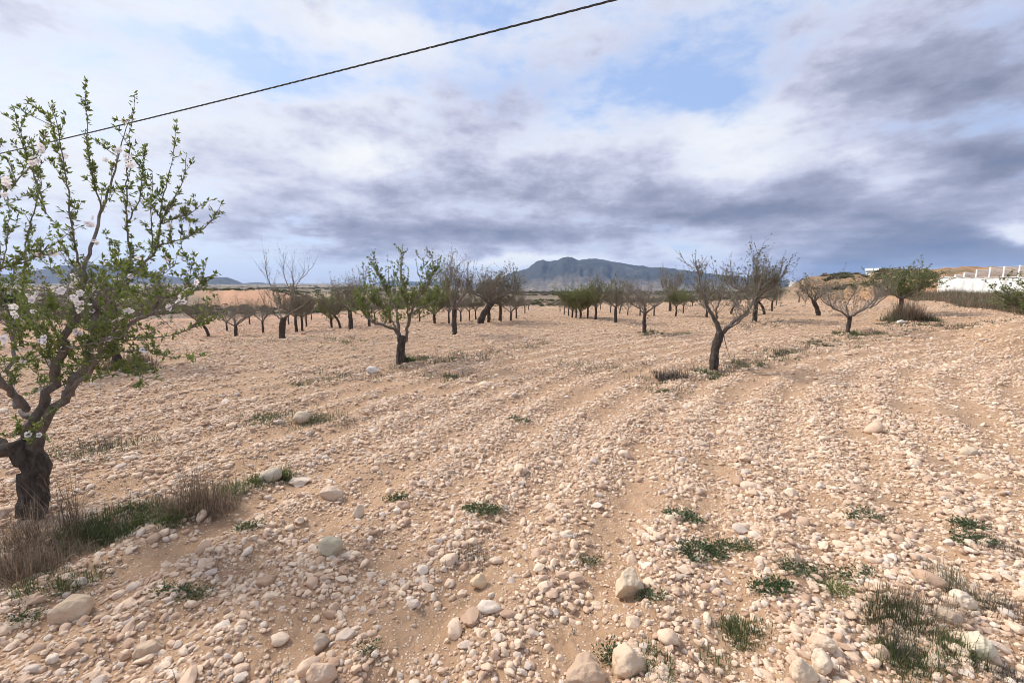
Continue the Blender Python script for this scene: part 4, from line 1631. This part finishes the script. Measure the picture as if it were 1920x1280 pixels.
patch(60, 1110, 80, "green_grass", "low dark grass beneath the matted dry grass above the largest boulder", M_GREEN, .07, 20, 13, .14, "grass", G_STRIP, .7, .002, .9)

G_T = "tufts of grass and dry plants between the stones"
patch(1225, 1250, 60, "grass_tuft", "green grass tuft right beside the rounded cracked boulder", M_GREEN, .09, 24, 20, .14, "grass", G_T, .6, .0018, .8)
patch(1390, 1190, 90, "grass_tuft", "wide dark green grass tuft left of the egg-shaped boulder, standing alone", M_GREEN, .08, 34, 21, .14, "grass", G_T, .7, .002, .8)
patch(1345, 1248, 40, "grass_tuft", "small grass tuft near the bottom between cracked and egg-shaped boulders", M_GREEN, .06, 12, 22, .1, "grass", G_T, .6, .0018, .8)
patch(1668, 1160, 90, "dry_bush", "dark wiry bush, the biggest plant among the stones near the bottom right", M_LEAF_DARK, .15, 34, 23, .24, "bush", G_T, .6, .0013, .6)
patch(1730, 1140, 120, "dry_bush", "grey-brown wiry scrub spreading behind the dark wiry bush", M_DRY, .12, 40, 24, .3, "bush", G_T, .7, .0013, .7)
patch(1790, 1110, 110, "dry_bush", "loose olive scrub above the rounded white-pink stone", M_LEAF_DULL, .12, 34, 25, .3, "bush", G_T, .7, .0013, .7)
patch(1885, 1150, 90, "dry_bush", "pinkish dead scrub at the edge beside the rounded white-pink stone", M_TWIG, .10, 30, 26, .3, "bush", G_T, .8, .0012, .7)
patch(1715, 1245, 90, "grass_tuft", "green tuft mixed with dead stems below the dark wiry bush", M_GREEN, .10, 34, 27, .2, "grass", G_T, .6, .0017, .8)
patch(1690, 1225, 60, "dry_bush", "dead grey stems poking from the green tuft below the dark wiry bush", M_TWIG, .11, 18, 28, .14, "bush", G_T, .6, .0012, .6)
patch(1795, 1220, 70, "grass_tuft", "yellowish grass tuft against the angular cream boulder", M_GREEN, .10, 24, 29, .14, "grass", G_T, .6, .0016, .8)
patch(1885, 1270, 60, "dry_bush", "dark dead twigs in the bottom right corner", M_TWIG, .07, 18, 30, .1, "bush", G_T, .9, .0014, .6)
patch(1840, 1270, 50, "dry_bush", "thin dry stems at the bottom below the angular cream boulder", M_DRY, .07, 14, 31, .1, "bush", G_T, .8, .0012, .6)
patch(1850, 1018, 80, "dry_bush", "sprawling grey dead stems beside the two-leaf-clump weed", M_TWIG, .08, 22, 32, .2, "bush", G_T, .9, .0012, .6)
patch(880, 1048, 60, "dry_bush", "grey dead twigs around a brown clod in the middle ground", M_TWIG, .06, 22, 33, .14, "bush", G_T, .9, .0014, .6)
patch(1330, 705, 60, "green_grass", "fresh green grass at the foot of the Y-forked tree", M_GREEN, .14, 34, 34, .7, "grass", G_T, .5, .004, .7)
patch(1258, 712, 56, "dry_bush", "purplish dead weeds left of the Y-forked tree", M_TWIG, .22, 30, 35, .5, "bush", G_T, .6, .004, .6)
patch(1395, 688, 90, "dry_bush", "dull weeds trailing right from the Y-forked tree", M_LEAF_DULL, .15, 30, 36, .7, "bush", G_T, .6, .004, .7)
patch(1460, 662, 70, "dry_bush", "dark weeds farther along the row right of the Y-forked tree", M_LEAF_DULL, .13, 26, 37, .7, "bush", G_T, .6, .005, .7)
patch(762, 676, 34, "green_grass", "dark green grass clump hugging the leafy tree's trunk", M_GREEN, .2, 24, 38, .3, "grass", G_T, .5, .005, .7)
patch(820, 672, 110, "dry_bush", "dull weeds trailing right from the leafy tree's foot", M_LEAF_DULL, .11, 34, 39, .6, "bush", G_T, .7, .005, .7)
patch(1592, 628, 70, "green_grass", "green weeds ringing the trunk of the spreading bare tree", M_GREEN, .18, 34, 40, 1.2, "grass", G_T, .6, .006, .7)
patch(1535, 645, 60, "dry_bush", "grey weeds left of the spreading bare tree", M_LEAF_DULL, .14, 24, 41, 1., "bush", G_T, .7, .006, .7)
patch(1222, 626, 50, "green_grass", "low weeds at the foot of the bare V-shaped tree", M_LEAF_DULL, .16, 26, 42, 1.2, "grass", G_T, .7, .007, .7)
patch(1702, 600, 30, "dry_bush", "round dry bush hiding the foot of the green tree under the bank", M_DRY, .95, 110, 43, .7, "bush", G_T, .75, .005, .35, .2)
patch(1678, 602, 26, "dry_bush", "dark low bush at the left foot of the green tree under the bank", M_LEAF_DULL, .5, 30, 44, .8, "bush", G_T, .5, .008, .6, .2)
patch(1736, 602, 24, "green_grass", "small green bush right of the round dry bush", M_LEAF_DARK, .3, 26, 45, .8, "grass", G_T, .6, .008, .7, .15)
patch(245, 690, 90, "dry_bush", "tufted dry grass with dark base under the stout tree behind the blossoms", M_DRY, .36, 60, 46, .7, "bush", G_T, .5, .004, .6, .1)
patch(265, 695, 80, "green_grass", "dark green grass in front of the tufted dry grass under the stout tree", M_GREEN, .16, 40, 47, .4, "grass", G_T, .6, .004, .7)
patch(500, 783, 60, "green_grass", "low green weed streak along the row left of the tan stone", M_GREEN, .08, 20, 48, .3, "grass", G_T, .7, .003, .7)
patch(590, 788, 50, "dry_bush", "dull weeds right of the tan stone in the row", M_LEAF_DULL, .08, 20, 49, .25, "bush", G_T, .7, .003, .7)
patch(1580, 972, 0.1, "grass_tuft", "tiny green shoot", M_GREEN, .02, 4, 50, .02, "grass", G_T) if False else None
patch(120, 840, 70, "dry_bush", "dark flat weeds beyond the blossoming tree's trunk", M_LEAF_DULL, .05, 20, 51, .25, "bush", G_T, .8, .003, .7)

leafweed(905, 955, 62, "dark green rosette weed, alone between mid stones and the dead twigs", 60, n=150)
leafweed(742, 938, 34, "small upright green weed on open ground left of the dark green rosette", 61, n=60)
leafweed(1283, 970, 60, "leafy weed spreading beside a pale stone, directly above the widest weed patch", 62, n=130)
leafweed(1310, 1040, 80, "round-leaved left half of the widest green weed patch", 63, n=190, size=.03)
leafweed(1365, 1028, 80, "finer-leaved right half of the widest green weed patch", 64, n=200, size=.024)
leafweed(1616, 965, 66, "flat green weed high among the stones, behind a pale oval stone", 65, n=130, size=.022)
leafweed(1505, 1070, 84, "dark green weed forming the far arm of the curved weed patch", 66, n=190, size=.022)
leafweed(1450, 1105, 60, "round-leaved weed forming the near left arm of the curved weed patch", 67, n=150, size=.028)
leafweed(1565, 1108, 60, "bright yellow-green weed at the right end of the curved weed patch", 68, mat=M_LEAF, n=170, size=.018)
leafweed(1605, 1080, 64, "blue-green weed just past the curved weed patch", 69, n=130, size=.022)
leafweed(1815, 985, 46, "upper clump of the weed pair beside a white stone near the edge", 70, n=110, size=.028)
leafweed(1820, 1015, 60, "lower clump of the weed pair beside a white stone near the edge", 71, n=150, size=.026)
leafweed(465, 988, 46, "blue-green weed lying below the grass strip's stones", 72, n=110, size=.022)
leafweed(360, 1115, 50, "small green weed among white stones, below the grass strip", 73, n=90, size=.022)
leafweed(315, 1108, 34, "smallest dark weed left of the white stones, below the grass strip", 74, n=60, size=.02)
leafweed(1105, 1055, 36, "little green weed left of the leaning pale boulder", 75, n=60, size=.02)
leafweed(1215, 1120, 46, "thin-leaved weed immediately right of the long pale boulder", 76, n=80, size=.022)
leafweed(1150, 1230, 46, "weed squeezed between the broad brown and the rounded cracked boulders", 77, n=80, size=.022)
leafweed(692, 1222, 26, "tiny rosette weed near the grey angular rock", 78, n=40, size=.018)
leafweed(845, 708, 26, "isolated green weed right of the leafy tree's white stone", 79, n=60, size=.04, low=.06)
leafweed(975, 788, 40, "green weed on the smooth strip beyond the middle stones", 80, n=80, size=.03)
leafweed(1240, 735, 26, "solitary small weed in front of the purplish dead weeds", 81, n=60, size=.035, low=.05)
leafweed(50, 1160, 30, "grey-green weed tucked behind the largest rounded boulder", 82, n=60, size=.02)

# many small weeds, too many to tell apart
bl = Blades(91)
L2 = Leaves()
rs_ = np.random.RandomState(92)
for k in range(900):
    r_ = math.sqrt(rs_.uniform(1.8 ** 2, 42 ** 2))
    a_ = rs_.uniform(-1.0, 1.0)
    x_, y_ = r_ * math.sin(a_), r_ * math.cos(a_)
    ph = math.hypot(x_ - FUR_C[0], y_ - FUR_C[1])
    rowness = .5 + .5 * math.cos((ph - 20.5) * 2 * math.pi / 6.2)
    if rs_.rand() > .16 + .84 * rowness ** 4:
        continue
    z_ = H(x_, y_)
    big_ = 1.0 + r_ / 16.0
    if rs_.rand() < .5:
        bl.tuft(x_, y_, z_ - .005, rs_.randint(8, 20), .055 * big_, .7, .035 * big_, .0016 * big_, .8)
    else:
        for q_ in range(rs_.randint(10, 26)):
            aa = rs_.uniform(0, 6.28)
            dd = np.array([math.cos(aa), math.sin(aa), rs_.uniform(.1, 1.)])
            L2.add(np.array([x_, y_, z_]) + dd * .03 * big_ * rs_.rand(), dd, .02 * big_ * rs_.uniform(.6, 1.3))
o = link("weeds", bl.mesh("weeds", M_LEAF_DULL), None)
tag(o, "small dull weeds scattered along the tree rows", None, None, 'stuff')
o = link("weeds", L2.mesh("weeds", rs_, .45), M_WEED)
tag(o, "small green-leaved weeds scattered among the stones", None, None, 'stuff')
bl = Blades(95)
for k in range(2600):
    r_ = math.sqrt(rs_.uniform(1.5 ** 2, 14 ** 2))
    a_ = rs_.uniform(-.95, .95)
    x_, y_ = r_ * math.sin(a_), r_ * math.cos(a_)
    if fbm(np.array([x_ * .8]), np.array([y_ * .8]), 2)[0] < -.02:
        continue
    bl.tuft(x_, y_, H(x_, y_), rs_.randint(2, 9), .06, 1.15, .035, .0011, .3)
o = link("dry_stalks", bl.mesh("dry_stalks", M_TWIG), None)
tag(o, "broken dry stalks and twigs lying between the stones", None, None, 'stuff')

# dull weeds left standing in bands between the tree feet
bands = [((1215, 718), (1345, 694), 70, .5), ((1345, 694), (1510, 652), 130, .45), ((1510, 652), (1650, 622), 90, .8), ((470, 790), (640, 785), 50, .3), ((560, 720), (760, 690), 60, .5),
         ((760, 680), (900, 668), 90, .4), ((900, 668), (1020, 640), 60, .5), ((800, 705), (900, 715), 30, .4), ((1040, 690), (1200, 690), 40, .5), ((1600, 632), (1780, 612), 60, 1.2),
         ((1660, 606), (1850, 606), 90, 1.0), ((1180, 632), (1300, 625), 50, .8), ((1380, 612), (1500, 600), 90, 1.5), ((1230, 735), (1260, 730), 12, .3), ((120, 850), (260, 830), 40, .25), ((440, 640), (700, 640), 60, 1.2)]
blw = [Blades(191), Blades(192), Blades(193)]
rs_ = np.random.RandomState(194)
for (pa, pb, nn, wdt) in bands:
    ga, gb = hit(*pa), hit(*pb)
    for k in range(int(nn * 1.1)):
        f_ = rs_.rand()
        x_ = ga[0] + (gb[0] - ga[0]) * f_ + rs_.normal(0, wdt * .5)
        y_ = ga[1] + (gb[1] - ga[1]) * f_ + rs_.normal(0, wdt * .5)
        rr_ = math.hypot(x_, y_)
        blw[int(rs_.choice([0, 0, 1, 2, 2]))].tuft(x_, y_, H(x_, y_) - .01, rs_.randint(10, 40), rs_.uniform(.04, .13), 1.1, .13, .0012 * (1 + rr_ / 5), .4)
for b_, m_, lb_ in zip(blw, (M_LEAF_DULL, M_GREEN, M_TWIG), ("dull olive weeds in bands along the tree rows", "green weeds in bands along the tree rows", "dead grey-purple weeds in bands along the tree rows")):
    o = link("weeds", b_.mesh("weeds", m_), None)
    tag(o, lb_, None, None, 'stuff')

# scrub belt at the foot of the bank
bl = Blades(97)
bl2 = Blades(98)
rs_ = bl.rs
for k in range(4200):
    px = rs_.uniform(1640, 2300)
    u_ = np.clip((px - 1640) / 280, 0, 2.4)
    a_ = math.atan2((px - 960) / F, 1.0)
    r0 = np.interp(px, [1640, 1700, 1800, 1920, 2300], [54, 46, 31.5, 24.5, 18])
    r1 = np.interp(px, [1640, 1700, 1800, 1920, 2300], [58, 52, 44, 38, 26])
    r_ = rs_.uniform(r0, r1)
    x_, y_ = r_ * math.sin(a_), r_ * math.cos(a_)
    (bl if rs_.rand() < .6 else bl2).tuft(x_, y_, H(x_, y_) - .03, 30, rs_.uniform(.22, .60), .9, .22, .0055, .4)
o = link("scrub", bl.mesh("scrub", M_DRY), None)
tag(o, "grey-brown dry scrub along the foot of the bank below the white wall", None, None, 'stuff')
o = link("scrub", bl2.mesh("scrub", M_LEAF_DULL), None)
tag(o, "olive scrub mixed into the dry belt below the white wall", None, None, 'stuff')


# scrub bushes on banks and plain
def bush_mesh(name, seed, mat, n=420):
    L = Leaves()
    rs = np.random.RandomState(seed)
    for k in range(n):
        d = unit(rs.normal(size=3) * np.array([1, 1, .7]))
        d[2] = abs(d[2])
        lobes = .75 + .35 * math.sin(d[0] * 3 + seed) * math.cos(d[1] * 4 - seed)
        p = d * np.array([1, 1, .85]) * rs.rand() ** .4 * lobes
        L.add(p, d + rs.normal(0, .5, 3), .24 * rs.uniform(.6, 1.4))
    me = L.mesh(name, rs, .55)
    me.materials.append(mat)
    return me


BUSH = [bush_mesh("bush_shape", 300 + k, M_LEAF_DARK if k % 3 == 1 else (M_LEAF_DULL if k % 3 == 0 else M_DRY)) for k in range(6)]
bx, by, bs = [], [], []
rs_ = np.random.RandomState(123)
for k in range(2600):
    r_ = math.exp(rs_.uniform(math.log(95), math.log(3200)))
    a_ = rs_.uniform(-1.05, .62)
    x_, y_ = r_ * math.sin(a_), r_ * math.cos(a_)
    w_ = fbm(np.array([x_ * .012]), np.array([y_ * .003]), 3)[0]
    if w_ < .02:
        continue
    if -.64 < a_ < -.40 and r_ < 140:
        continue
    bx.append(x_)
    by.append(y_)
    bs.append(rs_.uniform(.6, 1.6) * min(3.0, .6 + r_ / 350))
# lines of trees along far tracks
for (pxa, pxb, pyv, nn, sz) in ((480, 700, 540.5, 170, 2.6), (880, 1080, 549.5, 230, 3.2), (950, 1420, 547.5, 240, 3.2), (330, 480, 543, 60, 2.0), (620, 900, 546, 120, 2.6), (1000, 1330, 551.5, 130, 2.2)):
    for k in range(nn):
        g_ = hit(rs_.uniform(pxa, pxb), pyv + rs_.normal(0, .5))
        if g_[3] > 4200:
            continue
        bx.append(g_[0])
        by.append(g_[1])
        bs.append(sz * rs_.uniform(.5, 1.3) * np.clip(g_[3] / 900, .25, 1.8))
# bank shrubs
for k in range(520):
    px = rs_.uniform(1490, 2000)
    r_ = rs_.uniform(50, 100)
    a_ = math.atan2((px - 960) / F, 1.0)
    x_, y_ = r_ * math.sin(a_), r_ * math.cos(a_)
    w_ = fbm(np.array([x_ * .09]), np.array([y_ * .09]), 3)[0]
    top_ = 1 if (r_ > 76 and px < 1590) or (r_ > 62 and 1640 < px < 1745) else 0
    if w_ < (.26 - .30 * top_):
        continue
    bx.append(x_)
    by.append(y_)
    bs.append(rs_.uniform(.22, .55) * (1.5 if top_ else 1))
for k in range(900):
    px = rs_.uniform(540, 1450)
    e_ = float(np.interp(px, [480, 600, 800, 1000, 1200, 1400, 1480], [60, 56, 50, 46, 48, 58, 70]))
    r_ = e_ * 1.05 * math.exp(rs_.rand() * .9)
    a_ = math.atan2((px - 960) / F, 1.0)
    bx.append(r_ * math.sin(a_))
    by.append(r_ * math.cos(a_))
    bs.append(rs_.uniform(.18, .6))
# terrace scrub on the lower left
for k in range(800):
    px = rs_.uniform(-80, 700)
    r_ = rs_.uniform(55, 68) if rs_.rand() < .6 else rs_.uniform(68, 110)
    a_ = math.atan2((px - 960) / F, 1.0)
    if r_ > 66 and 360 < px < 560:
        continue
    bx.append(r_ * math.sin(a_))
    by.append(r_ * math.cos(a_))
    bs.append(rs_.uniform(.2, .5))
bx, by, bs = np.array(bx), np.array(by), np.array(bs)
zz = height(bx, by)
nb = len(bx)
scatter_group("scrubland", BUSH, np.stack([bx, by, zz - bs * .05], 1), np.stack([np.zeros(nb), np.zeros(nb), rs_.uniform(0, 6.28, nb)], 1),
              np.stack([bs * rs_.uniform(.9, 1.6, nb), bs, bs * rs_.uniform(.7, 1.1, nb)], 1), rs_.randint(0, 6, nb), None,
              "dark scrub and distant tree lines dotted over bank and plain")

for (px, py, wpx, lab) in ((22, 576, 62, "dark rounded evergreen bush beyond the lower field, behind the blossoming tree"),
                           (617, 566, 10, "single dark bush standing on the far stony slope left of the leafy tree")):
    gx, gy, gz, t = hit(px, py)
    k = wpx / F * t / 2
    L = Leaves()
    rs_ = np.random.RandomState(int(px))
    for q_ in range(2200):
        d_ = unit(rs_.normal(size=3))
        d_[2] = abs(d_[2])
        lob = .8 + .22 * math.sin(d_[0] * 5 + px) * math.cos(d_[1] * 6) + .1 * rs_.normal()
        L.add(d_ * np.array([1, 1, .95]) * rs_.rand() ** .35 * lob * k, d_ + rs_.normal(0, .5, 3), k * .12 * rs_.uniform(.6, 1.4))
    root = empty("bush", (gx, gy, gz))
    lv = link("leaves", L.mesh("leaves", rs_, .5), M_LEAF_DARK, root)
    lv['kind'] = 'stuff'
    wd_ = Wood()
    for q_ in range(5):
        sp_ = shoot(rs_, np.array([0, 0, -.05 * k]), np.array([rs_.normal(0, .5), rs_.normal(0, .5), 1]), k * .8, .2, .1, 5)
        wd_.tube(sp_, np.linspace(k * .05, k * .015, len(sp_)), 5)
    wd_.build("stem", root)
    tag(root, lab, "bush")


# ------------------------------------------------------------------ white wall with fence on the bank
def box(V, Fc, x0, x1, y0, y1, z0, z1):
    b = len(V)
    V += [(x0, y0, z0), (x1, y0, z0), (x1, y1, z0), (x0, y1, z0), (x0, y0, z1), (x1, y0, z1), (x1, y1, z1), (x0, y1, z1)]
    Fc += [(b, b + 3, b + 2, b + 1), (b + 4, b + 5, b + 6, b + 7), (b, b + 1, b + 5, b + 4), (b + 1, b + 2, b + 6, b + 5), (b + 2, b + 3, b + 7, b + 6), (b + 3, b, b + 4, b + 7)]


def place(px, py, rdist):
    d = ray(px, py)
    k = rdist / math.hypot(d[0], d[1])
    return np.array([d[0] * k, d[1] * k, EYE + d[2] * k])


A = place(1762, 555, 47.0)
Bp = place(2060, 578, 34.0)
dirv = Bp - A
LEN = math.hypot(dirv[0], dirv[1])
yaw = math.atan2(dirv[1], dirv[0])
wall = empty("white_wall", tuple(A))
wall.rotation_euler = (0, 0, yaw)
tag(wall, "long white panelled wall with stepped wire fencing along its top, on the bank", "wall")
NP = 13
step = LEN / NP
slope = (Bp[2] - A[2]) / LEN


def wlink(name, V, Fc, mat):
    me = mesh_np(name, np.array(V, float), np.array(Fc), False)
    return link(name, me, mat, wall)


rsw = np.random.RandomState(3)
for k in range(NP):
    x0, x1 = k * step + .03, (k + 1) * step - .03
    zb = slope * (k + .5) * step
    htop = 1.38 + .012 * rsw.normal()
    V_, F_ = [], []
    off = rsw.uniform(-.02, .02)
    box(V_, F_, x0, x1, -.09 + off, .09 + off, zb - .55, zb + htop)
    wlink("panel", V_, F_, M_WHITE)
    V_, F_ = [], []
    box(V_, F_, x0 + .03, x1 - .03, -.12 + off, .12 + off, zb + htop + .002, zb + htop + .07)
    wlink("coping", V_, F_, M_WHITE)
V_, F_ = [], []
box(V_, F_, -.14, .01, -.14, .55, -.55, 1.43)
wlink("end_panel", V_, F_, plain_mat("cream_wall_paint", (.74, .72, .60), .08, 2))
# posts climb in steps; wire panels between them
post_x = [-.02, 1.45, 2.60, 4.05, 5.5, 6.9, 8.3, 9.8, 11.3, 12.9]
post_h = [1.52, 1.66, 1.80, 1.95, 2.10, 2.12, 2.15, 2.2, 2.2, 2.2]
for k, (xx, hh_) in enumerate(zip(post_x, post_h)):
    if xx > LEN:
        break
    zb = slope * xx
    V_, F_ = [], []
    box(V_, F_, xx - .034, xx + .034, .125, .195, zb - .3, zb + hh_)
    wlink("post", V_, F_, M_POST)
    if k + 1 < len(post_x) and post_x[k + 1] < LEN and k > 0:
        x2 = post_x[k + 1]
        V_, F_ = [], []
        zt = zb + hh_ - .06
        zl = zb + 1.45
        box(V_, F_, xx + .047, x2 - .047, .155, .185, zt - .02, zt + .02)
        nv = int((x2 - xx) / .08)
        for q_ in range(1, nv):
            xc = xx + (x2 - xx) * q_ / nv
            box(V_, F_, xc - .006, xc + .006, .164, .176, zl, zt - .022)
        for q_ in range(5):
            zc_ = zl + (zt - zl) * (q_ + .5) / 5
            box(V_, F_, xx + .047, x2 - .047, .178, .188, zc_ - .006, zc_ + .006)
        o = wlink("wire_mesh", V_, F_, M_WIRE)
        o['kind'] = 'stuff'


# ------------------------------------------------------------------ small white buildings on the skyline
def house(px, py, rdist, w_, d_, h_, label, yawh, tilt=.8):
    dd_ = ray(px, 540)
    dd_ = dd_[:2] / math.hypot(dd_[0], dd_[1])
    rs_s = np.linspace(rdist * .7, rdist * 1.4, 200)
    zz_s = height(dd_[0] * rs_s, dd_[1] * rs_s)
    kk = int(np.argmax((zz_s - EYE) / rs_s))
    rr_ = rs_s[kk] * 1.05
    p = (dd_[0] * rr_, dd_[1] * rr_, float(zz_s[kk]) + (rr_ - rs_s[kk]) * (zz_s[kk] - EYE) / rs_s[kk])
    root = empty("white_building", (p[0], p[1], p[2]))
    root.rotation_euler = (0, 0, yawh)
    tag(root, label, "building", "white buildings on the skyline")
    V_, F_ = [], []
    box(V_, F_, -w_ / 2, w_ / 2, -d_ / 2, d_ / 2, -3, h_)
    link("wall", mesh_np("wall", np.array(V_, float), np.array(F_)), M_WHITE, root)
    # pitched roof with overhang
    e = .12
    V_ = np.array([(-w_ / 2 - e, -d_ / 2 - e, h_ + .003), (w_ / 2 + e, -d_ / 2 - e, h_ + .003), (w_ / 2 + e, d_ / 2 + e, h_ + .003), (-w_ / 2 - e, d_ / 2 + e, h_ + .003), (-w_ / 2 - e, 0, h_ + tilt), (w_ / 2 + e, 0, h_ + tilt)])
    me = bpy.data.meshes.new("roof")
    me.from_pydata([tuple(v) for v in V_], [], [(0, 1, 5, 4), (2, 3, 4, 5), (1, 2, 5), (3, 0, 4), (3, 2, 1, 0)])
    link("roof", me, M_ROOF, root)
    for k in (-1, 1):
        V_, F_ = [], []
        box(V_, F_, k * w_ * .25 - .3, k * w_ * .25 + .3, -d_ / 2 - .03, -d_ / 2 + .05, h_ * .35, h_ * .75)
        link("window", mesh_np("window", np.array(V_, float), np.array(F_)), M_GLASS, root)


house(1633, 512, 90, 1.7, 2.0, .32, "white roofed building peeking over the orange bank's crest", 2.4, .45)
house(1486, 525, 95, .8, 1.0, .2, "small white building on the skyline at the bank's left end", .2, .6)
house(1440, 521, 380, 6.0, 5, 2.0, "tiny white building on the skyline behind the broom-like tree", .1, .8)

# ------------------------------------------------------------------ overhead cable
cp = []
for (px, py) in ((0, 288), (170, 249), (330, 208), (480, 175), (620, 137), (760, 101), (900, 63), (1040, 28), (1165, 0)):
    d = ray(px, py)
    cp.append((px, py, d))
# a straight span seen in plan, hung with its natural sag through these directions
Pa = cp[0][2] * 9.6
Pb = cp[-1][2] * 4.55
plan = (Pb - Pa)[:2]
pts_c = []
for (px, py, d) in cp:
    # intersect the direction with the vertical plane of the span
    Mx = np.array([[d[0], -plan[0]], [d[1], -plan[1]]])
    tt, ss = np.linalg.solve(Mx, Pa[:2])
    pts_c.append((ss, tt * d[2] + EYE))
ss = np.array([q_[0] for q_ in pts_c])
zz = np.array([q_[1] for q_ in pts_c])
co = np.polyfit(ss, zz, 2)
sv = np.linspace(-1.3, 2.4, 700)
cx_ = Pa[0] + plan[0] * sv
cy_ = Pa[1] + plan[1] * sv
cz_ = np.polyval(co, sv)
centre = np.stack([cx_, cy_, cz_], 1)
seg = np.concatenate([[0], np.cumsum(np.linalg.norm(np.diff(centre, axis=0), axis=1))])
hor = np.array([plan[1], -plan[0], 0]) / np.linalg.norm(plan)
cable = empty("overhead_cable", tuple(centre[0]))
for k in range(3):
    a = seg * 2 * math.pi / .42 + k * 2 * math.pi / 3
    off = .0066 * (np.cos(a)[:, None] * hor[None] + np.sin(a)[:, None] * np.array([[0, 0, 1.0]]))
    w_ = Wood()
    w_.tube(centre + off - centre[0], np.full(len(centre), .0066), 6)
    w_.build("strand", cable, M_CABLE)
tag(cable, "black twisted overhead cable sagging across the sky above the orchard", "cable")

# ------------------------------------------------------------------ air
HAZE = 7.2e-5
Vz, Fz_ = [], []
box(Vz, Fz_, -7400, 7400, -7400, 7400, -140, 330)
me = mesh_np("haze", np.array(Vz, float), np.array(Fz_), False)
mh = bpy.data.materials.new("pale_air")
mh.use_nodes = True
mh.node_tree.nodes.clear()
n = NT(mh.node_tree)
pv_ = n.node('ShaderNodeVolumePrincipled')
pv_.inputs['Color'].default_value = (.42, .62, 1.0, 1)
pv_.inputs['Density'].default_value = HAZE
ou = n.node('ShaderNodeOutputMaterial')
n.l.new(pv_.outputs[0], ou.inputs['Volume'])
hz = link("haze", me, mh)
tag(hz, "thin pale blue air that veils the far mountain", None, None, 'stuff')
scene.cycles.volume_bounces = 1
scene.cycles.max_bounces = 6
scene.cycles.filter_width = 0.9
scene.cycles.use_denoising = True
scene.cycles.denoising_prefilter = 'ACCURATE'
